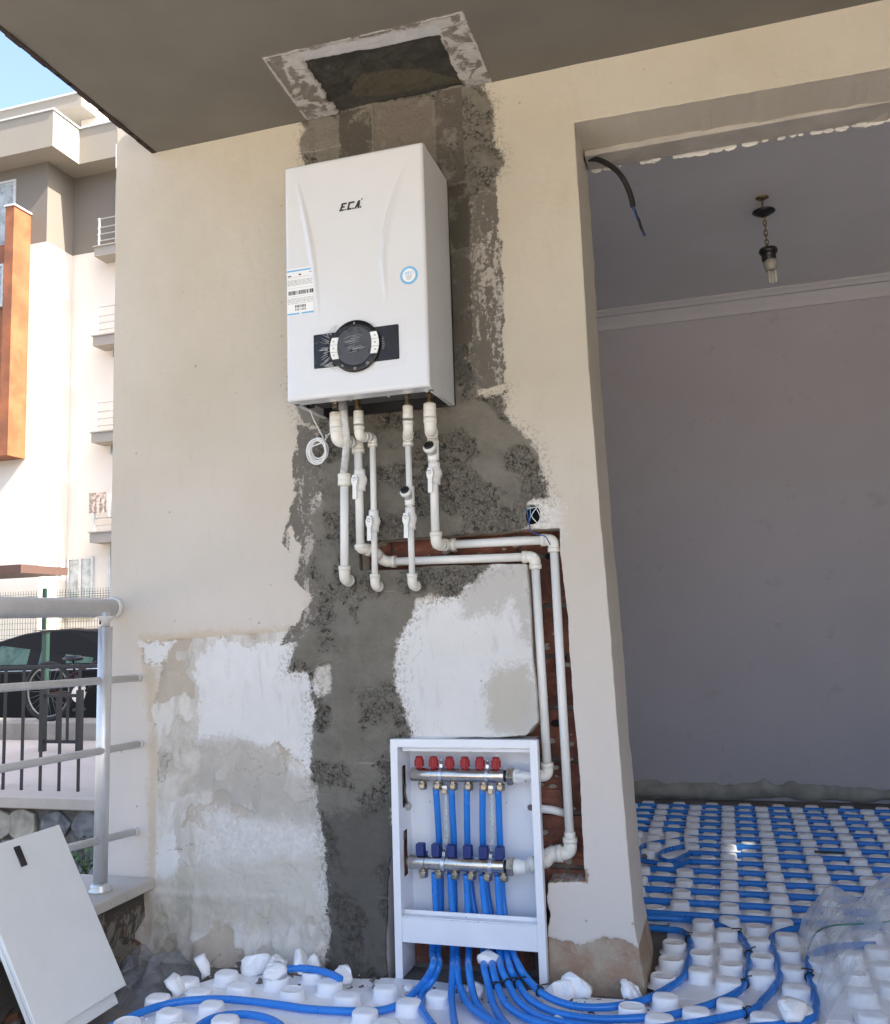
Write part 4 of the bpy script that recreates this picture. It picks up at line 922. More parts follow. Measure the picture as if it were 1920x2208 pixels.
# ================================================================== WHITE PIPES
def fillet(P, rad, n=6):
    P = [Vector(p) for p in P]; out = [P[0]]
    for i in range(1, len(P)-1):
        a = (P[i-1]-P[i]); b = (P[i+1]-P[i]); d = min(rad, a.length*.49, b.length*.49); a = P[i]+a.normalized()*d; b = P[i]+b.normalized()*d
        for k in range(n+1): t = k/n; out.append(a*(1-t)**2+P[i]*2*t*(1-t)+b*t*t)
    return out+[P[-1]]
def elbow(p0, p, p1, r, parent, L=2.1):
    p0, p, p1 = map(Vector, (p0, p, p1)); R_ = r*1.33; a = p+(p0-p).normalized()*min(R_*L, (p0-p).length*.9); b = p+(p1-p).normalized()*min(R_*L, (p1-p).length*.9)
    m = MB().tube(fillet([a, p, b], R_*1.15, 7), R_, 20)
    for e, q_ in ((a, p), (b, p)): d = (q_-e).normalized(); m.tube([e-d*.0008, e+d*R_*.75], R_*1.09, 20)
    return m.build('elbow', 'ppr_fit', parent)
def socket(p0, p1, r, parent, name='socket', mat='ppr_fit'):
    p0, p1 = Vector(p0), Vector(p1); d = p1-p0
    m = MB().lathe([(r*1.15, 0), (r*1.32, .002), (r*1.32, d.length*.45), (r*1.26, d.length*.5), (r*1.34, d.length*.55), (r*1.34, d.length-.002), (r*1.2, d.length)], p0, d, 22)
    return m.build(name, mat, parent)
def straight(p0, p1, r, parent): return MB().tube([p0, p1], r, 20).build('pipe', 'ppr', parent)
def brass(p0, L, parent, mat='dbrass', r=.008):
    p0 = Vector(p0); return MB().lathe([(r*.8, 0), (r*.8, L*.2), (r*1.3, L*.22), (r*1.3, L*.45), (r*.9, L*.47), (r*1.0, L*.7), (r*1.2, L*.72), (r*1.2, L)], p0, (0, 0, -1), 6, smooth=False).build('brass_fitting', mat, parent)
def valve(c, r, parent, side=-1, ax=(0, 0, 1)):
    c = Vector(c); R_ = r*1.35
    vb = MB().lathe([(R_, -.034), (R_*1.04, -.020), (R_*1.05, -.016), (R_*1.25, -.010), (R_*1.38, 0), (R_*1.25, .010), (R_*1.05, .016), (R_*1.04, .020), (R_, .034)], c, ax, 22).build('valve_body', 'ppr', parent)
    d = Vector((side*.08, -1, 0)).normalized(); n = c+d*R_*.9
    MB().lathe([(.010, 0), (.010, .006), (.0085, .008), (.0085, .016)], n, d, 16).build('valve_neck', 'ppr_fit', vb)
    h0 = n+d*.016; a = Vector((0, 0, -1)); b = d.cross(a).normalized()
    poly = [(-.010, -.006), (-.013, -.010), (-.013, .010), (-.010, .006), (.0, .011), (.012, .0105), (.022, .0065), (.060, .0075), (.062, .006), (.062, -.006), (.060, -.0075), (.022, -.0065), (.012, -.0105), (.0, -.011)]
    MB().prism(poly, h0, a, b, d, .006).build('valve_handle', 'ppr', vb, bevel=.0012)
    MB().lathe([(.0055, 0), (.0055, .0015), (.003, .002)], h0+d*.006, d, 12).build('handle_screw', 'steel', vb)
def strainer(c, r, parent):
    c = Vector(c); R_ = r*1.32; st_ = MB().lathe([(R_, -.028), (R_*1.05, -.024), (R_*1.05, .026), (R_, .03)], c, (0, 0, 1), 22).build('strainer_body', 'ppr', parent)
    d = Vector((-.10, -.80, .62)).normalized(); a = c+Vector((0, 0, -.008))
    MB().lathe([(R_*.95, 0), (R_*.95, .022), (R_*1.22, .024), (R_*1.25, .034), (R_*1.1, .036)], a, d, 22).build('strainer_branch', 'ppr', st_)
    MB().lathe([(R_*.92, 0), (R_*.92, .005), (R_*.8, .006)], a+d*.0365, d, 22).build('strainer_cap', 'black', st_)
c6 = lambda x, y, Yv: PY(C6(x, y), Yv)
cm = lambda x, y, Yv: PY(CM(x, y), Yv)
c7 = lambda x, y, Yv: PY(C7(x, y), Yv)
r1, r2 = .0128, .0095
Yf, Yw, Yc_ = -.125, -.052, .022
# run 1: heating flow, big pipe on the left, into the chase and down to the upper manifold
t = thing('white_pipe_run', c6(505, 900, -.05), 'white pipe run with the leftmost lever valve, lower of the two crossing pipes', 'pipe', 'white pipe runs below the boiler')
brass(c6(372, 105, Yf), .03, t, 'brass', .012)
socket(c6(371, 178, Yf), c6(372, 262, Yf), .0150, t)
A1, B1 = c6(378, 338, Yf), c6(492, 338, Yw); Z1 = c6(505, 905, Yw); 
elbow(c6(373, 230, Yf), A1, B1, .0145, t, 2.2); elbow(A1, B1, c6(496, 480, Yw), .0135, t, 2.0)
straight(A1, B1, .0145, t); straight(B1, Z1, r1, t); valve(c6(502, 553, Yw), r1, t)
K1 = c6(508, 925, Yw); K2 = c6(580, 945, -.01); K3 = c6(640, 1003, Yc_); K4 = c6(1468, 974, Yc_)
elbow(Z1, K1, K2, r1, t); straight(K1, K2, r1, t); elbow(K1, K2, K3, r1, t, 1.4); elbow(K2, K3, K4, r1, t); straight(K3, K4, r1, t)
K5 = cm(286, 1350, .03); elbow(K3, K4, K5, r1, t); straight(K4, K5, r1, t)
K6 = c7(980, 388, .012); elbow(K4, K5, K6, r1, t); straight(K5, K6, r1, t)
# printed marks on the pipe
MB().box(c6(1060, 973, Yc_-.0129)-Vector((0, .0004, 0)), c6(1122, 969, Yc_-.0126)).build('pipe_print', 'grey', t)
# run 2
t = thing('white_pipe_run', c6(580, 900, -.05), 'thin white pipe with stepped elbows and a lever valve, ending in the cement', 'pipe', 'white pipe runs below the boiler')
brass(c6(490, 95, Yf), .036, t); socket(c6(495, 168, Yf), c6(496, 245, Yf), .0115, t)
a, b, c = c6(499, 312, Yf), c6(572, 312, Yw), c6(587, 1135, Yw); e = c6(625, 1142, .012)
elbow(c6(497, 200, Yf), a, b, .0112, t, 2.2); straight(a, b, .0105, t); elbow(a, b, c6(574, 400, Yw), .0105, t, 2.2); straight(b, c, r2, t); valve(c6(580, 778, Yw), r2*1.15, t)
elbow(b, c, e, r2*1.15, t, 2.4); straight(c, e, r2, t)
# run 3
t = thing('white_pipe_run', c6(785, 900, -.05), 'thin white pipe with black-capped strainer and low lever valve, third to end in the cement', 'pipe', 'white pipe runs below the boiler')
brass(c6(765, 65, Yf), .042, t, 'brass'); socket(c6(767, 140, Yf), c6(768, 212, Yf), .0115, t)
a, b, c = c6(770, 278, Yf+.01), c6(768, 300, Yf+.04), c6(793, 1132, Yw); e = c6(832, 1140, .012)
elbow(c6(768, 180, Yf), a, c6(768, 320, Yw), .0112, t, 2.0); bb2 = c6(768, 322, Yw); straight(a, bb2, .0108, t); elbow(a, bb2, c, .0112, t, 1.5)
straight(bb2, c, r2, t); strainer(c6(777, 640, Yw), r2*1.15, t); valve(c6(781, 762, Yw), r2*1.15, t); elbow(bb2, c, e, r2*1.15, t, 2.4); straight(c, e, r2, t)
# run 4: to lower manifold
t = thing('white_pipe_run', c6(920, 700, -.05), 'rightmost white pipe run with black-capped strainer, upper of the two crossing pipes', 'pipe', 'white pipe runs below the boiler')
brass(c6(887, 60, Yf), .042, t); socket(c6(888, 128, Yf), c6(889, 205, Yf), .0140, t)
a, b = c6(893, 272, Yf), c6(905, 308, Yw); c = c6(921, 880, Yw)
elbow(c6(889, 180, Yf), a, b, .0135, t, 1.9); straight(a, b, .0135, t); elbow(a, b, c, .0125, t, 1.6); straight(b, c, r1, t)
strainer(c6(908, 395, Yw), r1*.98, t); valve(c6(914, 515, Yw), r1, t)
K1 = c6(925, 905, Yw); K2 = c6(985, 908, Yc_); K3 = c6(1572, 880, Yc_); elbow(b, K1, K2, r1, t, 2.1); elbow(K1, K2, K3, r1, t, 1.5); straight(K1, K2, r1, t); straight(c, K1, r1, t); straight(K2, K3, r1, t)
K4 = cm(393, 1712, .035); elbow(K2, K3, K4, r1, t); straight(K3, K4, r1, t); socket(cm(388, 1612, .0345), cm(391, 1665, .035), r1*.95, t)
K5 = cm(300, 1716, .035); elbow(K3, K4, K5, r1*1.12, t, 2.2); K6 = cm(252, 1760, .030); K7 = c7(985, 1000, .010)
straight(K4, K5, r1*1.2, t); elbow(K4, K5, K6, r1*1.3, t, 1.5); straight(K5, K6, r1*1.25, t); elbow(K5, K6, K7, r1*1.25, t, 1.5); straight(K6, K7, r1*1.2, t)
MB().box(c6(1225, 871, Yc_-.0131), c6(1440, 862, Yc_-.0127)).build('pipe_print', 'grey', t)
# run 5: drain
t = thing('drain_pipe', c6(418, 800, -.05), 'white drain pipe with a wide collar taking the milky hose, ending in cement', 'pipe', 'white pipe runs below the boiler')
socket(c6(416, 515, -.075), c6(417, 582, -.073), .0150, t); a = c6(418, 1100, -.055); straight(c6(417, 575, -.073), a, r1, t); e = c6(462, 1110, .012); elbow(c6(418, 1000, -.06), a, e, r1, t, 2.4); straight(a, e, r1, t)
t = thing('drain_hose', c6(412, 140, -.12), 'milky flexible drain hose hanging from the boiler into the white drain pipe', 'hose')
MB().tube(crom([c6(412, 130, -.13), c6(420, 230, -.13), c6(428, 330, -.12), (c6(422, 430, -.10)), c6(414, 500, -.08), c6(416, 540, -.076)]), .0112, 16).build('hose', 'hose', t)
MB().lathe([(.012, 0), (.0145, .003), (.0145, .03), (.012, .034)], c6(411, 172, -.13), (0, 0, 1), 18).build('hose_collar', plain('grey plastic', (.2, .21, .22), .4), t)
MB().lathe([(.011, 0), (.014, .004), (.014, .022), (.009, .03)], c6(310, 122, -.17), (0, 0, 1), 10).build('cable_gland', 'black', bo)
MB().lathe([(.011, 0), (.014, .004), (.014, .022), (.009, .03)], c6(232, 150, -.15), (0, 0, 1), 10).build('cable_gland', 'black', bo)
# coiled cord
t = thing('coiled_cord', c6(265, 390, -.05), 'thin white cord hanging from the boiler, wound in a small coil', 'cord')
pts = [c6(228, 165, -.15), c6(245, 210, -.12), c6(275, 270, -.09), c6(300, 320, -.07)]
ctr = c6(268, 388, -.06)
for k in range(46):
    g = math.radians(60-k*46); ra = .0300+.0060*math.sin(k*.37); pts.append(ctr+Vector((ra*math.cos(g)*.95+.003*math.sin(k*.21), -.004*math.sin(k*.9), ra*1.15*math.sin(g)-.004*math.cos(k*.3))))
pts += [c6(300, 340, -.06), c6(325, 305, -.06), c6(342, 288, -.07)]
MB().tube(crom(pts, 5), .0023, 8).build('cord', 'cord', t)
MB().tube([c6(316, 300, -.065), c6(322, 318, -.065)], .0034, 10).build('cord_clip', 'cord', t)
# stub behind the pipes
t = thing('pipe_stub', cm(300, 1520, .05), 'short white pipe stub crossing the brick behind the vertical pipes, beside the cabinet', 'pipe')
MB().tube([cm(225, 1503, .055), cm(300, 1510, .06), cm(380, 1528, .07)], .0115, 18).build('pipe', 'ppr', t)
# junction box with wires
t = thing('junction_box', (box_c.x, .03, box_c.z), 'open round junction box hole with loose wires at the right end of the cement', 'junction box')
MB().lathe([(.034, 0), (.034, .02)], (box_c.x, .050, box_c.z), (0, 1, 0), 24, sy=1.1).build('box_shell', plain('dark box bottom', (.006, .006, .006), .9), t)
jb = lambda x, y, Yv=.008: c6(x, y, Yv)
MB().tube(crom([jb(1408, 700), jb(1425, 720), jb(1432, 760), jb(1440, 800, -.004), jb(1445, 830, -.012), jb(1480, 850, -.02), jb(1525, 862, -.02), jb(1548, 895, .0), jb(1555, 912, .01)]), .0016, 7).build('blue_wire', 'wire', t)
MB().tube(crom([jb(1415, 705), jb(1450, 705), jb(1480, 700), jb(1462, 725), jb(1452, 750), jb(1470, 775), jb(1492, 790), jb(1497, 750), jb(1480, 712)]), .0013, 7).build('pale_wire', 'cord', t)
MB().tube(crom([jb(1440, 690), jb(1445, 740), jb(1435, 795)]), .0013, 7).build('pale_wire', 'lblue', t)
# ================================================================== CABINET
Yk = -.035
cl_ = (PY(C7(137, 145), Yk).x+PY(C7(160, 1780), Yk).x)/2; cr_ = (PY(C7(1124, 145), Yk).x+PY(C7(1192, 1800), Yk).x)/2
ct = (PY(C7(137, 145), Yk).z+PY(C7(1124, 138), Yk).z)/2; cb = .014
fwid = PY(C7(188, 400), Yk).x-PY(C7(140, 400), Yk).x; ftop = ct-PY(C7(600, 196), Yk).z
cab = thing('manifold_cabinet', ((cl_+cr_)/2, 0, cb), 'open white metal manifold cabinet set in the wall above the foam floor', 'cabinet')
yb_ = .078
m = MB(); m.box((cl_, Yk, cb), (cl_+fwid, Yk+.004, ct)).box((cr_-fwid, Yk, cb), (cr_, Yk+.004, ct)).box((cl_+fwid, Yk+.0003, ct-ftop), (cr_-fwid, Yk+.0043, ct))
m.box((cl_+.001, Yk+.004, cb), (cl_+.003, -.002, ct-.001)).box((cr_-.003, Yk+.004, cb), (cr_-.001, -.002, ct-.001)).box((cl_+.003, Yk+.0045, ct-.003), (cr_-.003, -.002, ct-.001))
m.build('front_frame', 'cab', cab, bevel=.0008)
zx = PY(C7(660, 1375), Yk).z; zx2 = PY(C7(660, 1545), Yk).z
MB().box((cl_+fwid, Yk+.003, zx2), (cr_-fwid, Yk+.006, zx)).box((cl_+fwid, Yk+.004, zx+.0005), (cr_-fwid, Yk+.03, zx+.004)).build('cross_bar', 'cab', cab, bevel=.0006)
zk = PY(C7(660, 1330), Yk+.03).z
MB().box((cl_+fwid-.001, Yk+.030, zx-.002), (cr_-fwid+.001, Yk+.032, zk+.006)).build('inner_lip', 'cab', cab)
MB().box((cl_+fwid+.008, Yk+.022, ct-ftop-.014), (cr_-fwid-.004, Yk+.030, ct-ftop-.0005)).build('door_rail', 'cab', cab)
# side walls with knock-out slots
xi = cl_+fwid-.0015; yh0, yh1 = .004, .040
h = lambda y: PX(C7(240, y), xi).z
slots = [(PX(C7(240, 330), xi).z+.01, PX(C7(240, 590), xi).z), (PX(C7(240, 760), xi).z+.006, PX(C7(240, 1060), xi).z)]
for nm, xa, xb in (('side_wall', xi-.0015, xi), ('side_wall', cr_-fwid, cr_-fwid+.0015)):
    m = MB(); z_ = ct-.004
    m.box((xa, Yk+.0045, zx2 if 0 else cb), (xb, yh0, z_)).box((xa, yh1, cb), (xb, yb_, z_))
    zc = z_
    for a_, b_ in slots: m.box((xa, yh0, a_), (xb, yh1, zc)); zc = b_
    m.box((xa, yh0, cb), (xb, yh1, zc)); m.build(nm, 'cab', cab)
MB().box((xi, yb_, zx2+.0), (cr_-fwid, yb_+.0015, ct-.004)).box((xi, Yk+.032, ct-.006), (cr_-fwid, yb_, ct-.0045)).build('back_panel', 'cab', cab)
for px_, py_ in ((400, 560), (915, 566), (675, 222), (645, 1342), (725, 1374)):
    y__ = yb_ if py_ in (560, 566) else Yk+.004; p_ = PY(C7(px_, py_), y__-.001); MB().lathe([(.0018, 0), (.0018, .001)], p_, (0, -1, 0), 8).build('rivet', 'grey', cab)
# mortar blob on the slot
m = MB(); n = 12; p_ = PX(C7(252, 590), xi+.004); vs = []; 
m.lathe([(.002, -.012), (.008, -.010), (.011, -.002), (.010, .006), (.005, .012)], p_, (.3, -.2, 1), 12); m.build('mortar_blob', plain('pale mortar', (.42, .41, .38), .9, bmp=.8, bscale=90), cab)
m = MB(); m.tube(crom([PX(C7(235, 440), xi+.002), PX(C7(232, 500), xi+.004), PX(C7(245, 570), xi+.005)]), [.003]*17, 8); m.build('mortar_drip', 'mortar', cab)
m = MB().lathe([(.002, -.003), (.009, 0), (.007, .003)], PY(C7(1078, 600), yb_-.001), (0, -1, 0), 10); m.build('mortar_smudge', 'mortar', cab)
# manifolds
def manifold(name, label, xL, xR, yc, r, xk, zk_px, knob, yo, axy, cap=False):
    Yv = axy; p0 = PY(C7(xL, yc[0]), Yv); p1 = PY(C7(xR, yc[1]), Yv); p0.z = p1.z = (p0.z+p1.z)/2
    t = thing(name, (p0+p1)/2, label, 'manifold', 'heating manifolds in the cabinet')
    MB().lathe([(r*.9, 0), (r, .002), (r, (p1-p0).length-.002), (r*.92, (p1-p0).length)], p0, (1, 0, 0), 32).build('bar', 'steel', t)
    for e, dx in ((p0, .06), ): pass
    for x in xk:
        kx = PY(C7(x, 300), Yv).x
        MB().lathe([(.009, 0), (.009, .004), (.0135, .005), (.0140, .008), (.0118, .031), (.0100, .034), (.008, .0345)], (kx, Yv, p0.z+r-.001), (0, 0, 1), 10 if knob == 'red' else 8, smooth=False).build('knob', knob, t) if knob == 'red' else \
            MB().box((kx-.0125, Yv-.013, p0.z+r-.001), (kx+.0125, Yv+.013, p0.z+r+.034)).build('knob', knob, t, bevel=.0035)
        if knob == 'red':
            m = MB()
            for q_ in range(10):
                g = 2*math.pi*q_/10; m.box((kx+.0130*math.cos(g)-.0016, Yv+.0130*math.sin(g)-.0016, p0.z+r+.004), (kx+.0130*math.cos(g)+.0016, Yv+.0130*math.sin(g)+.0016, p0.z+r+.0225))
            m.build('knob_ribs', knob, t)
    for k, (x, y) in enumerate(yo):
        q_ = PY(C7(x, y), Yv); q_.z = p0.z-r
        MB().lathe([(.009, -.002), (.009, .004), (.0128, .005), (.0138, .008), (.0138, .017), (.0118, .022), (.009, .023)], q_, (0, 0, -1), 6, smooth=False, sx=1).build('union_nut', 'brass', t, bevel=.0008)
        MB().lathe([(.0115, 0), (.0140, .001), (.0140, .004), (.0115, .005)], q_+Vector((0, 0, -.003)), (0, 0, -1), 18).build('washer', 'brass', t)
    for x in (478, 790):
        bx_ = PY(C7(x, 380), Yv).x
        m = MB(); pts = [(bx_, Yv+(r+.0012)*math.cos(g), p0.z+(r+.0012)*math.sin(g)) for g in [math.pi*2*q_/24 for q_ in range(25)]]
        vs = []; 
        for (a_, b_, c_) in pts:
            for dx in (-.0045, .0045): vs.append((a_+dx, b_, c_))
        n0 = len(vs)
        for (a_, b_, c_) in pts:
            yy = Yv+(b_-Yv)*1.07; zz_ = p0.z+(c_-p0.z)*1.07
            for dx in (-.0045, .0045): vs.append((a_+dx, yy, zz_))
        fs = []
        for q_ in range(24): i_ = q_*2; fs += [(i_, i_+1, i_+3, i_+2), (n0+i_, n0+i_+2, n0+i_+3, n0+i_+1), (i_, i_+2, n0+i_+2, n0+i_), (i_+1, n0+i_+1, n0+i_+3, i_+3)]
        m.add(vs, fs); m.box((bx_-.0045, Yv+r*.6, p0.z-r-.012), (bx_+.0045, Yv+r+.006, p0.z+r+.016)).box((bx_-.0045, Yv-.004, p0.z+r), (bx_+.0045, Yv+.012, p0.z+r+.012))
        cl__ = m.build('clamp', 'zinc', t)
        MB().lathe([(.003, 0), (.003, .012), (.005, .013), (.005, .017)], (bx_, Yv+.002, p0.z+r+.008), (0, 0, 1), 6).build('clamp_bolt', 'zinc', cl__)
    # end union
    e = p1+Vector((.001, 0, 0))
    MB().lathe([(r*.85, 0), (r*.85, .006), (r*.70, .008)], e, (1, 0, 0), 24).build('end_collar', 'black', t)
    MB().lathe([(r*.9, 0), (r*1.30, .002), (r*1.36, .006), (r*1.36, .016), (r*1.25, .0195), (r*.9, .020)], e+Vector((.006, 0, 0)), (1, 0, 0), 6, smooth=False).build('hex_nut', 'brass', t, bevel=.0009)
    MB().lathe([(.018, 0), (.0215, .001), (.0210, .016), (.0190, .019), (.0190, .024), (.0170, .027), (.0165, .036)], e+Vector((.026, 0, 0)), (1, 0, 0), 26).build('white_adapter', 'ppr', t)
    if cap: MB().lathe([(r*.7, 0), (r*.8, .002), (r*.8, .006)], p0+Vector((-.006, 0, 0)), (1, 0, 0), 20).build('end_plug', 'dbrass', t)
    return t, p0, p1
rm_ = .0200
UPK = (327, 425, 532, 636, 738, 845); LOK = (322, 425, 527, 636, 742, 850)
tU, u0_, u1_ = manifold('supply_manifold', 'steel manifold bar with six red knobs, upper one in the cabinet', 275, 905, (375, 388), rm_, UPK, 0, 'red', [(338, 0), (440, 0), (543, 0), (646, 0), (750, 0), (858, 0)], .024)
tL, l0_, l1_ = manifold('return_manifold', 'steel manifold bar with six dark blue knobs, lower one in the cabinet', 262, 905, (975, 985), rm_, LOK, 0, 'navy', [(328, 0), (430, 0), (537, 0), (645, 0), (750, 0), (858, 0)], .004, True)
MB().lathe([(rm_+.0004, 0), (rm_+.0004, .0012)], (PY(C7(370, 980), .004).x, .004, l0_.z), (1, 0, 0), 30).build('joint_line', 'black', tL)
# bracket uprights with clear gauges
for x, lab in ((505, 'left'), (815, 'right')):
    t = thing('bracket_upright', PY(C7(x+8, 800), .05), 'grey perforated bracket upright between the two manifolds, %s one of the pair' % lab, 'bracket', 'bracket uprights between the manifolds')
    p0, p1 = PY(C7(x, 460), .034), PY(C7(x+8, 810), .040)
    MB().box((p0.x-.0075, .022, p0.z-.019), (p0.x+.0075, .036, p0.z+.006)).build('bracket_head', 'zinc', t, bevel=.0012)
    MB().box((p0.x-.0065, .016, p0.z-.017), (p0.x+.0065, .0215, p0.z-.004)).build('bracket_screw_plate', 'brass', t, bevel=.001)
    M2 = Matrix.Translation(p0)
    pl = [(-.0055, -.018), (.0055, -.018), (.0055+(p1.x-p0.x), p1.z-p0.z), (-.0055+(p1.x-p0.x), p1.z-p0.z)]
    MB().prism(pl, (p0.x, .035, p0.z), (1, 0, 0), (0, 0, 1), (0, 1, 0), .004).build('upright', 'clear', t)
    m = MB()
    for k in range(9):
        zz_ = p0.z-.024-k*.0085; xx = p0.x+(p1.x-p0.x)*(k/9)
        m.tube([(xx+.0028*math.cos(g), .0345, zz_+.0034*math.sin(g)) for g in [math.pi*2*q_/8 for q_ in range(9)]], .0006, 5)
    m.build('upright_holes', 'paper', t)
    MB().prism([(-.004, 0), (.008, 0), (.004, -.018), (-.012, -.022)], (p1.x, .028, p1.z+.004), (1, 0, 0), (0, 0, 1), (0, 1, 0), .006).build('bracket_foot', 'clear', t)
MB().lathe([(.0035, 0), (.0035, .006), (.0045, .007), (.0045, .012)], (PY(C7(375, 900), .004).x, .004, l0_.z+rm_), (0, 0, 1), 10).build('bleed_screw', 'navy', tL)
# ================================================================== BLACK CABLE + LAMP
t = thing('black_cable', PX((1262, 335), -.34), 'thick black cable hanging cut from the top corner of the doorway', 'cable')
cc_ = lambda x, y, Yv: PY(C3(x, y), Yv)
yy = .14
P = [PX(C3(146, 853), -.345)+Vector((-.02, .0, .002)), cc_(170, 852, .20), cc_(230, 858, .18), cc_(300, 895, .16), cc_(350, 945, yy), cc_(385, 1010, yy), cc_(405, 1070, yy), cc_(412, 1108, yy)]
MB().tube(crom(P), .0085, 12).build('cable_jacket', 'rubber', t)
for k in range(3):
    P = [cc_(412, 1105, yy), cc_(420, 1130, yy), cc_(440, 1175, yy), cc_(455, 1215, yy), cc_(475, 1262, yy)]
    P = [p+Vector((.0028*math.sin(i*1.6+k*2.1), .0028*math.cos(i*1.6+k*2.1), 0)) for i, p in enumerate(P)]
    MB().tube(crom(P), .0024, 8).build('core_wire', ('rubber', 'wire', 'rubber')[k], t)
YLp = PZ(C3(1110, 1062), rz-.001).y
lp = lambda x, y: PY(C3(x, y), YLp)
t = thing('pendant_lamp', lp(1108, 1062), 'bare energy-saving lamp hanging on a short chain from the room ceiling', 'lamp')
MB().lathe([(.03, 0), (.02, -.006), (.006, -.012)], lp(1105, 1062), (0, 0, 1), 12).build('ceiling_hook', 'dbrass', t)
MB().tube([lp(1104, 1068), lp(1110, 1125)], .004, 8).build('hook_stem', 'dbrass', t)
MB().lathe([(.012, .012), (.048, .004), (.050, 0), (.038, -.008), (.012, -.022), (.006, -.026)], lp(1114, 1137), (0, 0, 1), 24).build('canopy', 'black', t)
prev = [(1118, 1172), (1120, 1195), (1123, 1222), (1125, 1250), (1127, 1275), (1130, 1300), (1132, 1322)]
for k, (x, y) in enumerate(prev):
    c = lp(x, y); a_ = Vector((1, 0, 0)) if k % 2 else Vector((0, 1, 0))
    MB().tube([c+a_*.007*math.cos(g)+Vector((0, 0, .0155*math.sin(g))) for g in [math.pi*2*q_/10 for q_ in range(11)]], .0026, 6).build('chain_link', 'dbrass', t)
MB().lathe([(.012, .004), (.037, -.004), (.041, -.016), (.036, -.026), (.030, -.030), (.031, -.05), (.026, -.066)], lp(1137, 1330), (0, 0, 1), 22).build('lamp_socket', 'black', t)
bb_ = MB().lathe([(.024, 0), (.030, -.004), (.030, -.026), (.024, -.046), (.022, -.050)], lp(1149, 1395), (0, 0, 1), 20).build('bulb', 'ltbase', t)
for k in range(3):
    c = lp(1158, 1440); dx = (k-1)*.013; dy = .008*(k % 2)
    MB().tube([c+Vector((dx, dy, 0)), c+Vector((dx, dy, -.06)), c+Vector((dx, dy, -.066))], [.006, .006, .003], 10).build('bulb_tube', 'bulb', bb_)
# ================================================================== RAILING + COPING
XRl = -1.885
low = thing('parapet_wall', (-1.9, -1, 0), 'low broken parapet wall with speckled coping under the railing', 'wall')
zc_ = PY((325, 1892)).z
cop = MB()
cop.box((-2.08, -3.2, zc_-.032), (-1.795, -.004, zc_)).build('coping_slab', 'coping', low, bevel=.004)
m = MB(); n1_, n2_ = 120, 26; vs = []; fs = []
for i in range(n1_):
    for j in range(n2_):
        y = -3.1+3.098*i/(n1_-1); z = -.3+(zc_-.034+.3)*j/(n2_-1)
        f = float(fbm(np.array([y]), np.array([z]), 9, 301, 5)[0]); hole = max(0, f-.05)
        vs.append((-1.83+.02*f-min(.07, hole*.6)*(1 if z < .12 else .1), y, z))
for i in range(n1_-1):
    for j in range(n2_-1): a_ = i*n2_+j; fs.append((a_, a_+n2_, a_+n2_+1, a_+1))
m.add(vs, fs, False)
mm, nt, b = new_mat('broken parapet plaster'); tc = node(nt, 'ShaderNodeTexCoord').outputs['Object']
n_a = noise(nt, 9, 8, .7, tc, .6); c_a = mixc(nt, ramp(nt, n_a, .45, .5), (.26, .235, .20), (.085, .07, .055)); c_a = mixc(nt, ramp(nt, noise(nt, 5, 6, .65, tc, 1), .56, .6), c_a, (.20, .085, .05))
nt.links.new(c_a, b.inputs['Base Color']); b.inputs['Roughness'].default_value = .95; bump(nt, b, noise(nt, 40, 8, .75, tc), 1, .01)
m.build('parapet_face', mm, low); MB().box((-2.06, -3.1, -.75), (-1.91, -.006, zc_-.0335)).build('parapet_core', 'mortar', low)
ra = thing('railing', (XRl, -1.0, zc_), 'satin metal railing with thick handrail and three thin rails on the parapet', 'railing')
e = PY((262, 1311)); x_t = e.x; zt_ = e.z
def railrod(pw, pf, r, name, mat):                          # from the wall point to a point seen at the frame edge, and on towards the viewer
    d = (pf-pw); far = pw+d*(1.6/d.length); return MB().tube([pw+Vector((0, .02, 0))*0, far], r, 20).build(name, mat, ra)
def nearpt(pix, zx): return PX(pix, zx)
hw = PY((248, 1311)); hf = PX((0, 1310), -1.905); railrod(hw, hf, .0305, 'handrail', 'railw')
MB().lathe([(.034, 0), (.036, .004), (.036, .020), (.031, .024)], hw+Vector((0, -.0005, 0)), (hf-hw), 28).build('handrail_flange', 'railw', ra)
for (wx_, wy_), (fx, fy) in (((300, 1462), (0, 1484)), ((304, 1604), (0, 1658)), ((293, 1793), (150, 1828))):
    pw = PY((wx_, wy_)); d1 = PX((fx, fy), -1.875 if fy > 1700 else -1.89); railrod(pw, d1, .0115, 'rail', 'railw'); MB().lathe([(.0135, 0), (.0135, .010), (.0118, .012)], pw, (d1-pw), 20).build('rail_collar', 'railw', ra)
pb = PX((216, 1918), XRl+.01); pb.z = zc_
ptp = PY((220, 1352), pb.y); 
MB().tube([Vector((pb.x, pb.y, zc_+.012)), Vector((pb.x+.006, pb.y, ptp.z))], .0215, 24).build('post', 'rail', ra)
MB().lathe([(.034, 0), (.034, .006), (.028, .012), (.030, .018), (.024, .026)], (pb.x, pb.y, zc_), (0, 0, 1), 28).build('post_flange', 'rail', ra)
MB().tube([Vector((pb.x+.006, pb.y, ptp.z)), Vector((pb.x+.008, pb.y, zt_-.018))], .013, 16).build('post_pin', 'rail', ra)
MB().lathe([(.013, 0), (.020, .012), (.028, .018), (.028, .020)], (pb.x+.007, pb.y, zt_-.050), (0, 0, 1), 20).build('post_saddle', 'railw', ra)
MB().box((pb.x-.0135, pb.y-.006, ptp.z+.008), (pb.x-.0120, pb.y+.002, ptp.z+.022)).build('pin_slot', 'black', ra)
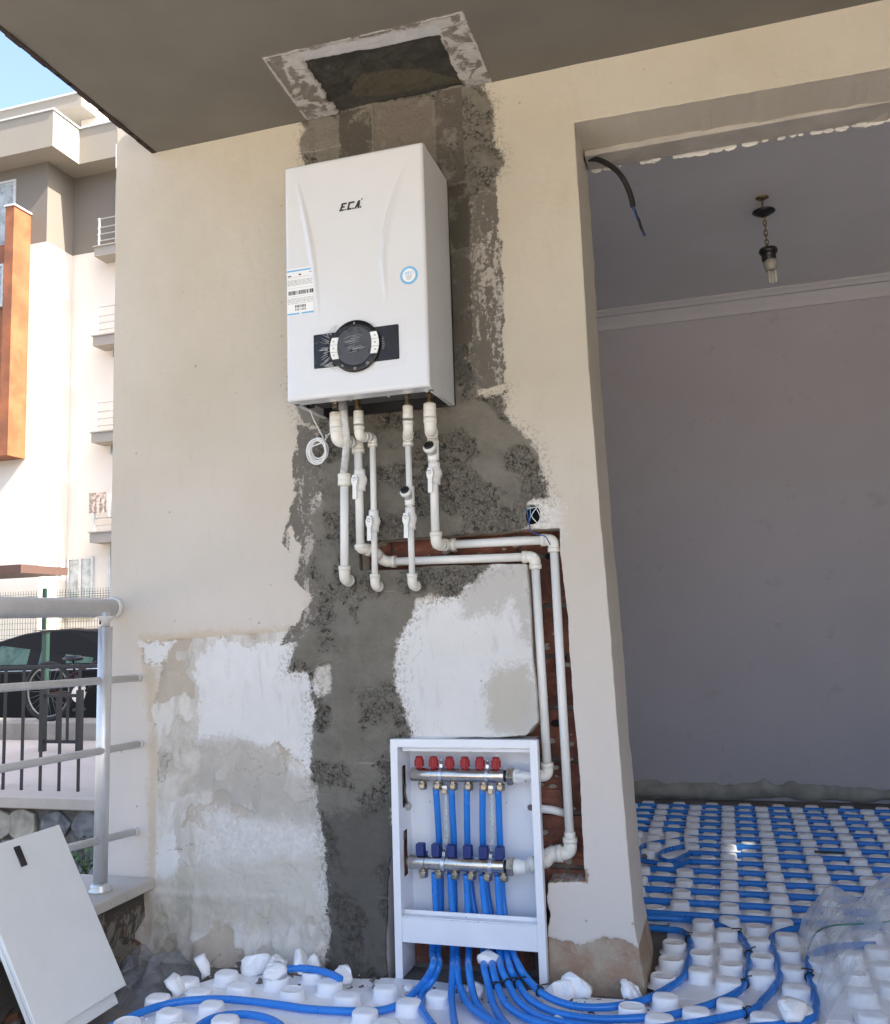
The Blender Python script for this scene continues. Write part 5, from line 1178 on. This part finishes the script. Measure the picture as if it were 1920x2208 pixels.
# ================================================================== CABINET DOOR PANELS LEANING
def lean_panel(b_r, tr3, lf, w_, th, label, bevel=.002):
    up = tr3-b_r; h_ = up.length; up = up/h_; lf -= up*lf.dot(up); lf.normalize(); nrm = up.cross(lf).normalized()
    if nrm.x < 0: nrm = -nrm
    t = thing('cabinet_door', b_r, label, 'cabinet door', 'white cabinet door panels leaning at the left')
    Mx = Matrix((lf, up, nrm)).transposed().to_4x4(); Mx.translation = b_r
    MB().box((0, 0, -th), (w_, h_, 0), Mx).build('door_panel', 'door', t, bevel=bevel)
    return t, Mx, b_r, up, lf, nrm
t, Mx, br3, up, lf, nrm = lean_panel(PZ((273, 2124), .080), PX((128, 1778), -1.835), Vector((0, -1, .015)), .325, .012, 'white cabinet door panel with a small black latch, leaning at the left')
# latch placed where its pixel ray meets the panel
def on_plane(p, o, n): d = ray(*p); c = Vector((0, -D, H)); return c+d*((o-c).dot(n)/d.dot(n))
lp_ = on_plane(CE(98, 1242), br3, nrm); lx = (lp_-br3).dot(lf); ly = (lp_-br3).dot(up)
MB().box((lx-.011, ly-.028, 0), (lx+.011, ly+.028, .004), Mx).build('latch', 'black', t, bevel=.003)
MB().box((lx-.008, ly-.006, .004), (lx+.008, ly+.018, .006), Mx).build('latch_slider', 'rubber', t, bevel=.001)
b2_ = br3+lf*.028-up*.030-nrm*.020
t2, Mx2, b2, up2, lf2, n2v = lean_panel(b2_, b2_+up*.40, lf.copy(), .29, .012, 'second white door panel leaning behind the latched one, only its lower edge showing')
# ================================================================== PLASTIC
def crumple(loc, sx, sy, sz, label, mat, seed, cat='plastic bag', res=70, peak=1.0, p=1.0):
    vs = []; fs = []
    U, Vv = np.meshgrid(np.linspace(-1, 1, res), np.linspace(-1, 1, res), indexing='ij')
    rd = np.sqrt(U**2+Vv**2); env = np.clip(1-np.maximum(abs(U), abs(Vv))**2.2, 0, 1)**p
    f1 = np.abs(fbm(U, Vv, 1.1, seed, 2)); f2 = np.abs(fbm(U, Vv, 3.2, seed+9, 3))
    hh = env*(.55+.9*(.5-f1)*1.1-f2*.32)*sz
    XX = U*sx*(1+.12*fbm(U, Vv, 2, seed+20, 2)); YY = Vv*sy*(1+.12*fbm(U, Vv, 2, seed+30, 2))
    for i in range(res):
        for j in range(res): vs.append((loc[0]+XX[i, j], loc[1]+YY[i, j], loc[2]+max(.0, hh[i, j])))
    for i in range(res-1):
        for j in range(res-1): a_ = i*res+j; fs.append((a_, a_+res, a_+res+1, a_+1))
    tri = [t_ for f_ in fs for t_ in ((f_[0], f_[1], f_[2]), (f_[0], f_[2], f_[3]))] if res < 60 else fs
    m = MB(); m.add(vs, tri, res >= 60); o = m.build('plastic_bag', mat); tag(o, label, cat); return o
bc = PZ(C8(1690, 1230), .05)
crumple((bc.x+.12, bc.y-.08, .040), .28, .36, .25, 'clear crumpled plastic bag lying on the foam at the right edge', 'bag', 401, p=.6, res=34)
t = tag(MB().tube(crom([PZ(C8(1282, 1150), .055), PZ(C8(1300, 1090), .07), PZ(C8(1350, 1030), .12), PY(C8(1440, 1000), .12), PY(C8(1560, 992), .10), PY(C8(1700, 985), .08), PY(C8(1820, 970), .05)]), .0022, 7).build('green_wire', plain('green wire plastic', (.03, .16, .11), .5)), 'thin green wire lying over the plastic bag', 'wire')
gc = PZ(C5(225, 500), .0)
crumple((gc.x, gc.y, .0), .13, .12, .13, 'dark grey translucent plastic sheet crumpled by the parapet foot', 'bagd', 431, cat='plastic sheet')
# dark offcut lying on the blue pipes in the room
p_ = PZ(C8(1410, 548), .04); o = MB().box((-.055, -.009, 0), (.055, .009, .006)).build('pipe_offcut', 'green', bevel=.002); o.location = p_; tag(o, 'dark green strip lying on the blue pipes far in the room', 'offcut')
MB_ = MB().lathe([(.008, 0), (.012, .006), (.010, .014), (.004, .018)], (0, 0, 0), (0, 0, 1), 9)
o = MB_.build('rubble_lump', 'mortar'); o.location = PZ(C8(262, 582), .03); tag(o, 'small brown rubble lump at the pipe end by the pillar edge', 'rubble')
# ================================================================== OUTSIDE, beyond the parapet
CF = crop(0, 1250, .33975)
struct(MB().box((-300, -60, -.76), (300, 300, -.72)).build('ground', 'ground'))
struct(MB().box((-30, 2.76, -.719), (-2.6, 5.7, -.10)).build('yard_paving', 'yard'))
struct(MB().box((-60, 6.2, -.716), (20, 19.2, -.42)).build('street', 'street'))
kw = MB().box((-30, 5.702, -.717), (-2.6, 6.198, .085)).build('kerb_wall', plain('stained kerb concrete', (.27, .24, .20), .9, var=.25, scale=3, dirt=.5, bmp=.4, bscale=30), bevel=.01); tag(kw, 'low stained concrete kerb wall behind the yard, under the bicycle', 'kerb wall')
# retaining wall with field stones
sw = thing('stone_wall', (-5, 2.5, -.7), 'field stone retaining wall with pale coping under the black iron fence', 'wall')
zt1, zt0 = PY(CF(100, 1375), 2.35).z, PY(CF(100, 1455), 2.35).z
MB().box((-9, 2.35, zt0), (-2.6, 2.755, zt1)).build('coping_slab', plain('pale coping stone', (.50, .43, .36), .8, var=.06), sw, bevel=.01)
MB().box((-9, 2.43, -.715), (-2.6, 2.75, zt0-.001)).build('wall_core', 'mortar', sw)
random.seed(5)
rows = 3; sx = .23
for r_ in range(rows):
    for k in range(12):
        cx = -5.6+k*sx+(sx/2 if r_ % 2 else 0)+random.uniform(-.03, .03); cz = zt0-.12-r_*.2+random.uniform(-.02, .02)
        n = random.choice((8, 9, 10)); poly = []
        for q_ in range(n):
            g = 2*math.pi*q_/n+random.uniform(-.22, .22); poly.append((cx+.125*random.uniform(.78, 1.1)*math.cos(g), cz+.105*random.uniform(.78, 1.1)*math.sin(g)))
        MB().prism(poly, (0, 2.431, 0), (1, 0, 0), (0, 0, 1), (0, -1, 0), random.uniform(.02, .045)).build('stone', random.choice(('stone', 'stone', 'stoneb')), sw, bevel=.008)
# weed
pw_ = PY(CF(545, 1880), 1.9); t = thing('weed', pw_, 'small green weed growing at the stone wall behind the railing post', 'plant')
for k in range(9):
    g = random.uniform(0, 6.28); top = pw_+Vector((.07*math.cos(g), .05*math.sin(g), random.uniform(.05, .24)))
    MB().tube([pw_, pw_.lerp(top, .5)+Vector((.01, 0, .01)), top], .0025, 5).build('stem', 'leaf', t)
    m = MB()
    for q_ in range(10):
        c = pw_.lerp(top, random.uniform(.3, 1.05)); a_ = Vector((random.uniform(-1, 1), random.uniform(-1, 1), random.uniform(-.6, .8))).normalized(); b_ = a_.cross(Vector((random.uniform(-1, 1), .3, 1))).normalized(); L = random.uniform(.018, .034)
        m.add([c, c+a_*L*.5+b_*L*.35, c+a_*L, c+a_*L*.5-b_*L*.35], [(0, 1, 2, 3)])
    m.build('leaves', 'leaf', t)
# black iron fence
fy = 2.55; f0 = PY(CF(18, 1340), fy); f1 = PY(CF(495, 1335), fy); dx = (f1.x-f0.x)/4; zb0 = PY(CF(100, 1362), fy).z; ztp = PY(CF(100, 556), fy).z
ir = thing('iron_fence', (-4.5, fy, zb0), 'black iron bar fence on the pale coping of the stone wall', 'fence')
MB().box((-8.5, fy-.015, zb0-.015), (-2.7, fy+.015, zb0+.015)).build('bottom_rail', 'fence', ir, bevel=.002)
MB().box((-8.5, fy-.012, ztp-.012), (-2.7, fy+.012, ztp+.010)).build('top_rail', 'fence', ir, bevel=.002)
bar = None
for k in range(-26, 12):
    x = f0.x+k*dx
    if bar is None:
        o = MB().box((-.0075, -.0075, zb0+.0152), (.0075, .0075, ztp-.0122)).build('bar', 'fence'); bar = o.data; bpy.data.objects.remove(o)
    inst('bar', bar, (x, fy, 0), ir)
for k in (-17, -1, 11): inst('stand', bar, (f0.x+(k+.5)*dx, fy, 0), ir, sc=(1.9, 1.9, 1.0))
for x in (-8.0, -6.2, -4.45, -2.9): MB().box((x-.012, fy-.012, zt1), (x+.012, fy+.012, zb0-.0152)).build('foot', 'fence', ir)
gy_ = 4.9; ga, gb = PY(CF(277, 735), gy_), PY(CF(508, 735), gy_)
ig = thing('iron_gate', (ga.x, gy_, -.1), 'narrow black iron gate frame standing in the yard before the bicycle', 'gate')
MB().box((ga.x-.024, gy_-.03, -.099), (ga.x+.024, gy_+.03, ga.z+.14)).build('gate_post', 'fence', ig); MB().box((gb.x-.022, gy_-.03, -.099), (gb.x+.022, gy_+.03, ga.z+.05)).build('gate_post', 'fence', ig)
MB().box((ga.x+.036, gy_-.015, ga.z-.02), (gb.x-.031, gy_+.015, ga.z+.012)).build('gate_rail', 'fence', ig); MB().box((ga.x+.036, gy_-.015, -.02), (gb.x-.031, gy_+.015, .01)).build('gate_rail', 'fence', ig)
for x in (365, 430): p_ = PY(CF(x, 800), gy_); MB().box((p_.x-.010, gy_-.01, .011), (p_.x+.010, gy_+.01, ga.z-.021)).build('gate_bar', 'fence', ig)
# green mesh fence
my = 10.4; zm1 = PY(CF(380, 62), my).z; t = thing('mesh_fence', (-12, my, -.42), 'green welded mesh fence standing behind the black car', 'fence')
m = MB(); x = -15.0
while x < -8: m.box((x-.0025, my-.0025, -.35), (x+.0025, my+.0025, zm1)); x += .055
for z in np.arange(.15, zm1, .1): m.box((-15, my+.0030, z-.0025), (-8, my+.0065, z+.0025))
for z in (.45, .95, zm1-.14):
    for dz, dy in ((-.04, 0), (0, -.025), (.04, 0)): m.box((-15, my-.009+dy, z+dz-.004), (-8, my-.004+dy, z+dz+.004))
tag(m.build('wire_mesh', 'green', t), kind='stuff')
for px_ in (300,):
    p_ = PY(CF(px_, 100), my)
    for k in (-2, -1, 0, 1): MB().box((p_.x+2.4*k-.035, my-.08, -.419), (p_.x+2.4*k+.035, my-.035, zm1+.03)).build('post', 'green', t)
p_ = PY(CF(292, 340), 6.6); tp_ = thing('fence_post', (p_.x, 6.6, -.42), 'lone green steel post standing right in front of the black car', 'post'); MB().box((p_.x-.033, 6.57, -.419), (p_.x+.033, 6.63, p_.z)).build('post_tube', 'green', tp_); MB().box((p_.x-.038, 6.565, p_.z+.0005), (p_.x+.038, 6.635, p_.z+.012)).build('post_cap', 'black', tp_)
# bicycles
def bicycle(cx, y, z0, label, r_=.31, group='bicycles on the kerb wall', flip=1):
    t = thing('bicycle', (cx+.5*flip, y, z0), label, 'bicycle', group)
    for k, dx_ in enumerate((0, 1.02*flip)):
        c = Vector((cx+dx_, y, z0+r_+.012)); ring = lambda rr, n=36: [c+Vector((rr*math.cos(g), 0, rr*math.sin(g))) for g in [2*math.pi*q_/n for q_ in range(n+1)]]
        wh = MB().tube(ring(r_), .022, 10, cap=False).build('wheel', 'tyre', t); MB().tube(ring(r_-.035), .010, 6, cap=False).build('rim', 'bikerim', wh)
        m = MB()
        for q_ in range(22): g = 2*math.pi*q_/22; m.tube([c+Vector((0, .02*(-1)**q_, 0)), c+Vector(((r_-.035)*math.cos(g), 0, (r_-.035)*math.sin(g)))], .0016, 4)
        m.tube([c+Vector((0, -.04, 0)), c+Vector((0, .04, 0))], .018, 10); m.build('spokes', 'bikerim', wh)
    z1 = z0+r_+.012; P = lambda a, b: Vector((cx+a*flip, y, z1+b)); m = MB()
    bbk = P(.44, -.03); seat = P(.34, .20); head = P(.86, .40); rear = P(0, 0); fr = P(1.02, 0); headb = P(.90, .28)
    for a_, b_ in ((rear, bbk), (rear, seat), (bbk, seat), (bbk, headb), (seat, head), (head, headb), (headb, fr)): m.tube([a_, b_], .015, 8)
    m.build('frame', plain('dark maroon bike paint', (.03, .004, .005), .4), t)
    MB().lathe([(.09, -.004), (.09, .004)], bbk+Vector((0, -.05, 0)), (0, 1, 0), 20).build('chainring', 'chrome', t)
    MB().tube([bbk+Vector((0, -.07, 0)), bbk+Vector((.06*flip, -.07, -.15))], .012, 8).tube([bbk+Vector((0, .07, 0)), bbk+Vector((-.06*flip, .07, .15))], .012, 8).build('crank', 'chrome', t)
    MB().box(bbk+Vector((.02*flip, -.17, -.17)), bbk+Vector((.12*flip, -.075, -.145))).build('pedal', 'black', t, bevel=.004)
    MB().tube([seat, seat+Vector((-.02*flip, 0, .14))], .013, 8).build('seat_post', 'black', t)
    MB().lathe([(.02, -.03), (.07, -.02), (.08, .0), (.05, .03)], seat+Vector((-.02*flip, 0, .16)), (0, 0, 1), 14, sx=1.0, sy=1.7, hint=(1, 0, 0)).build('saddle', 'black', t)
    MB().tube([head, head+Vector((-.03*flip, 0, .10)), head+Vector((0, -.25, .13))], .011, 8).tube([head+Vector((-.03*flip, 0, .10)), head+Vector((0, .25, .13))], .011, 8).build('handlebar', 'black', t)
    return t
pb_ = PY(CF(305, 840), 5.86); bicycle(pb_.x, 5.86, .086, 'bicycle with spoked wheel standing on the kerb wall in front of the black car')
# car
CY = 8.0; cg_ = -.42; XC = PY(CF(260, 330), CY).x
t = thing('parked_car', (XC, CY+.85, cg_), 'black parked car behind the green mesh fence, seen from the side', 'car')
top = PY(CF(280, 322), CY+.2).z-cg_; k_ = top/1.5
low_p = [(-2.15, .3), (-2.2, .6), (-2.0, .80), (-1.15, .93), (1.75, .98), (2.1, .93), (2.18, .5), (2.12, .28), (1.75, .22), (-1.8, .22)]
MB().prism([(a_*1.0, b_*k_) for a_, b_ in low_p], (XC, CY, cg_), (1, 0, 0), (0, 0, 1), (0, 1, 0), 1.74).build('body', 'car', t, bevel=.06, bseg=4)
up_p = [(-1.75, .90), (-1.0, 1.33), (-.5, 1.445), (-.1, 1.488), (.35, 1.50), (.8, 1.465), (1.2, 1.36), (1.5, 1.2), (1.78, .95)]
m = MB(); n_ = len(up_p); vs = []
for yy_, ins in ((CY+.02, 0), (CY+.16, 1), (CY+1.58, 1), (CY+1.72, 0)):
    for a_, b_ in up_p:
        s_ = min(1, max(0, (b_-.92)/.45)); y2 = CY+.02+.16*s_ if yy_ < CY+.8 else CY+1.72-.16*s_
        vs.append((XC+a_, y2 if ins == 0 else (y2+.10 if yy_ < CY+.8 else y2-.10), cg_+(b_+(.018 if ins and 0 < s_ else 0))*k_))
fs = [tuple(range(n_)), tuple(range(4*n_-1, 3*n_-1, -1))]+[(r_*n_+q_, r_*n_+(q_+1) % n_, (r_+1)*n_+(q_+1) % n_, (r_+1)*n_+q_) for r_ in range(3) for q_ in range(n_)]
m.add(vs, fs, False); m.build('cabin', 'car', t, bevel=.02)
MB().box((XC-.4, CY+.3, cg_+1.5*k_-.01), (XC+1.0, CY+1.4, cg_+1.5*k_+.012)).build('roof_highlight', plain('car roof painted highlight', (.20, .16, .14), .3, coat=.4), t, bevel=.01)  # light on the black roof painted as a paler pinkish panel
def pane(pts): 
    P = [PY(CF(x, y), CY+.05) for x, y in pts]; m = MB(); vs = []
    for p in P: s_ = min(1, max(0, ((p.z-cg_)/k_-.92)/.45)); vs.append((p.x, CY+.016+.16*s_, p.z))
    n_ = len(vs); vs += [(a_, b_+.02, c_) for a_, b_, c_ in vs]
    m.add(vs, [tuple(range(n_)), tuple(range(2*n_-1, n_-1, -1))]+[(q_, (q_+1) % n_, n_+(q_+1) % n_, n_+q_) for q_ in range(n_)]); m.build('side_window', 'cglass', t)
pane([(-80, 545), (165, 540), (168, 385), (60, 388), (-60, 440)]); pane([(240, 540), (275, 538), (285, 382), (240, 384)]); pane([(415, 532), (580, 528), (585, 470), (500, 412), (375, 385)])
for dx_ in (-1.35, 1.35):
    wh = MB().lathe([(.30, 0), (.32, .02), (.32, .2), (.30, .22)], (XC+dx_, CY-.01, cg_+.32), (0, 1, 0), 26).build('wheel', 'tyre', t); MB().lathe([(.22, 0), (.2, .01), (.05, .02)], (XC+dx_, CY-.012, cg_+.32), (0, -1, 0), 18).build('rim', 'chrome', wh)
MB().tube([(XC-2.0, CY-.004, cg_+.93*k_), (XC+1.7, CY-.004, cg_+.97*k_)], .008, 6).build('door_moulding', 'chrome', t)
# ================================================================== apartment building
BY1 = 21.0; BY0 = 19.8
B = lambda c, x, y, Yv: PY(c(x, y), Yv)
t = thing('apartment_building', (-22, BY1, -.7), 'pale apartment block with greige top floor, timber fin and deep cornice beyond the car', 'building')
Xw = B(C1, 405, 1200, BY1).x; zs1 = B(C1, 415, 970, BY1).z; zg = B(C1, 400, 1412, BY1).z
MB().box((-42, BY0, -.718), (Xw, 36, zg)).box((Xw+.001, BY1, -.718), (-2, 36, zg)).build('wall', 'bldw', t)
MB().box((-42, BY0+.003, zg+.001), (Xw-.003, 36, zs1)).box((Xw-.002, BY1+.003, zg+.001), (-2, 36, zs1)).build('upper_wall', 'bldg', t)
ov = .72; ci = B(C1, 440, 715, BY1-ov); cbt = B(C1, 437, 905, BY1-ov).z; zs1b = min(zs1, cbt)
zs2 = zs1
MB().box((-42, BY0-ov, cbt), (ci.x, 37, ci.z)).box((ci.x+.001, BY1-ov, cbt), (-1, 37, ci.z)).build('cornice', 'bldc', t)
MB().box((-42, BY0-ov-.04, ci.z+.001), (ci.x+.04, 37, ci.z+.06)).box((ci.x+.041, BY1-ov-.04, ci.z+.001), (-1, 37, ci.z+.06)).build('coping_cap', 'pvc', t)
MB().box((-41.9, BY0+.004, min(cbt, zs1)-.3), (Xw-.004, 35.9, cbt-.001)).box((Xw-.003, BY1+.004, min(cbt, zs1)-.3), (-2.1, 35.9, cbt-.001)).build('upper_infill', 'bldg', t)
rp = B(C1, 450, 508, BY1+.6); rb = B(C1, 440, 580, BY1+.6)
MB().box((-42, BY1+.6, rb.z), (rp.x, 33, rp.z)).build('roof_slab', 'bldc', t)
MB().box((-42, BY1+.56, rp.z+.001), (rp.x+.04, 33, rp.z+.06)).build('roof_cap', 'pvc', t)
MB().box((-41, BY1+2.4, ci.z+.06), (rp.x-1.2, 32, rb.z-.001)).build('attic_wall', 'bldc', t)
chx = B(C1, 450, 660, BY1+1.4); MB().box((chx.x, BY1+1.4, ci.z+.061), (chx.x+.7, BY1+2.2, chx.z)).build('chimney', 'bldw', t)
# timber fin
xs_ = B(C1, 172, 1187, BY0).x; near = PX(C1(78, 1180), xs_); wl_ = PY(C1(30, 1185), near.y).x; ztf = B(C1, 172, 1187, BY0).z; zbf = PX(C4(25, 822), xs_).z
MB().box((wl_, near.y, zbf), (xs_, BY0-.002, ztf)).build('timber_fin', 'wood', t)
MB().box((wl_-.04, near.y-.04, ztf+.001), (xs_+.04, BY0-.003, ztf+.06)).build('fin_cap', 'pvc', t)
zlo = PY(C1(0, 1360), near.y+.2).z
MB().box((-41, near.y+.12, zbf), (wl_-.001, BY0-.002, zlo)).build('timber_panel', 'wood', t)
def window(x0, x1, z0, z1, Yv, nm='window', mull=True):
    w_ = MB().box((x0, Yv-.02, z0), (x1, Yv+.001, z1)).build(nm, 'curtain', t); f = .07
    m = MB().box((x0-f, Yv-.05, z0-f), (x0, Yv, z1+f)).box((x1, Yv-.05, z0-f), (x1+f, Yv, z1+f)).box((x0, Yv-.049, z1), (x1, Yv, z1+f)).box((x0, Yv-.049, z0-f), (x1, Yv, z0))
    if mull: m.box(((x0+x1)/2-.05, Yv-.048, z0+.001), ((x0+x1)/2+.05, Yv-.021, z1-.001))
    m.build('frame', 'pvc', w_)
    MB().box((x0-.12, Yv-.13, z0-f-.05), (x1+.12, Yv-.002, z0-f-.001)).build('sill', 'bldb', w_)
    return w_
a_ = B(C1, 0, 1020, BY0); b_ = B(C1, 72, 1340, BY0); window(a_.x-1.0, b_.x, b_.z, a_.z, BY0)
a_ = PY(C1(-40, 1480), near.y+.12); b_ = PY(C1(10, 1680), near.y+.12); window(a_.x-1.2, b_.x, b_.z, a_.z, near.y+.12)
a_ = B(C4, 445, 1495, BY1); b_ = B(C4, 580, 1735, BY1); window(a_.x, b_.x, b_.z-.5, a_.z, BY1)
bz = [B(C1, 536, 1363, BY1-.6), B(C4, 600, 75, BY1-.6), B(C4, 572, 690, BY1-.6), B(C4, 550, 1325, BY1-.6)]
dl = [B(C1, 640, 1010, BY1), B(C4, 708, 220, BY1), B(C4, 693, 835, BY1), B(C4, 690, 1480, BY1)]
xb = sum(p.x for p in bz)/4
for k, p in enumerate(bz):
    MB().box((xb, BY1-.6, p.z-.30), (xb+4.2, BY1-.002, p.z)).box((xb-.04, BY1-.64, p.z+.001), (xb+4.2, BY1-.003, p.z+.04)).build('balcony', 'bldb', t)
    bal = t.children[-1] if 0 else [o for o in COL.objects if o.name.startswith('balcony') and o.parent == t][-1]
    m = MB(); 
    for q_ in range(5): xx = xb+.10+q_*1.0; m.box((xx, BY1-.56, p.z+.041), (xx+.05, BY1-.51, p.z+.98))
    for z_ in (.22, .44, .66, .95): m.tube([(xb+.05, BY1-.535, p.z+z_), (xb+4.15, BY1-.535, p.z+z_)], .018, 6)
    m.build('balcony_rail', 'pvc', bal)
    if k < 4: 
        x0 = dl[k].x+.1; window(x0, x0+1.6, p.z+.12, dl[k].z, BY1, 'balcony_door')
x0 = dl[3].x+.1; window(x0, x0+1.6, .3, dl[3].z, BY1, 'entrance_door')
for k, (u0, u1, v0, v1) in enumerate(((565, 672, 1070, 1190), (680, 745, 1075, 1215))):
    a_, b_ = B(C4, u0, v0, BY1-.6), B(C4, u1, v1, BY1-.6); nx_ = 14; vs = []; fs = []
    for i in range(nx_):
        for j in range(8): vs.append((a_.x+(b_.x-a_.x)*i/(nx_-1), BY1-.60+.02*math.sin(i*1.7)*(j/7), a_.z+(b_.z-a_.z)*j/7))
    for i in range(nx_-1):
        for j in range(7): q_ = i*8+j; fs.append((q_, q_+8, q_+9, q_+1))
    m = MB(); m.add(vs, fs, True); m.f += [tuple(reversed([i+len(vs) for i in f])) for f in fs]; m.v += [(x, y+.012, z) for x, y, z in vs]; m.s += [True]*len(fs)
    o = m.build('hanging_laundry', ('cloth', 'bldw')[k]); tag(o, ('patterned cloth hung over the third balcony rail of the apartment block', 'pale cloth hung beside the patterned one on the balcony rail')[k], 'laundry')
# brown canopy edge at the left
a_ = PY(C4(-60, 1530), 17.0); b_ = PY(C4(132, 1575), 17.0); z0_ = b_.z
m = MB().box((a_.x-3, 17.0, z0_), (b_.x, 18.8, z0_+.22)); t3 = thing('entrance_canopy', (a_.x, 17.5, -.42), 'brown entrance canopy edge in front of the apartment block at the left', 'canopy'); m.build('canopy_roof', 'brown', t3)
for xx in (a_.x-2.5, a_.x-.2): MB().box((xx, 17.2, -.419), (xx+.12, 17.32, z0_-.001)).build('post', 'brown', t3)
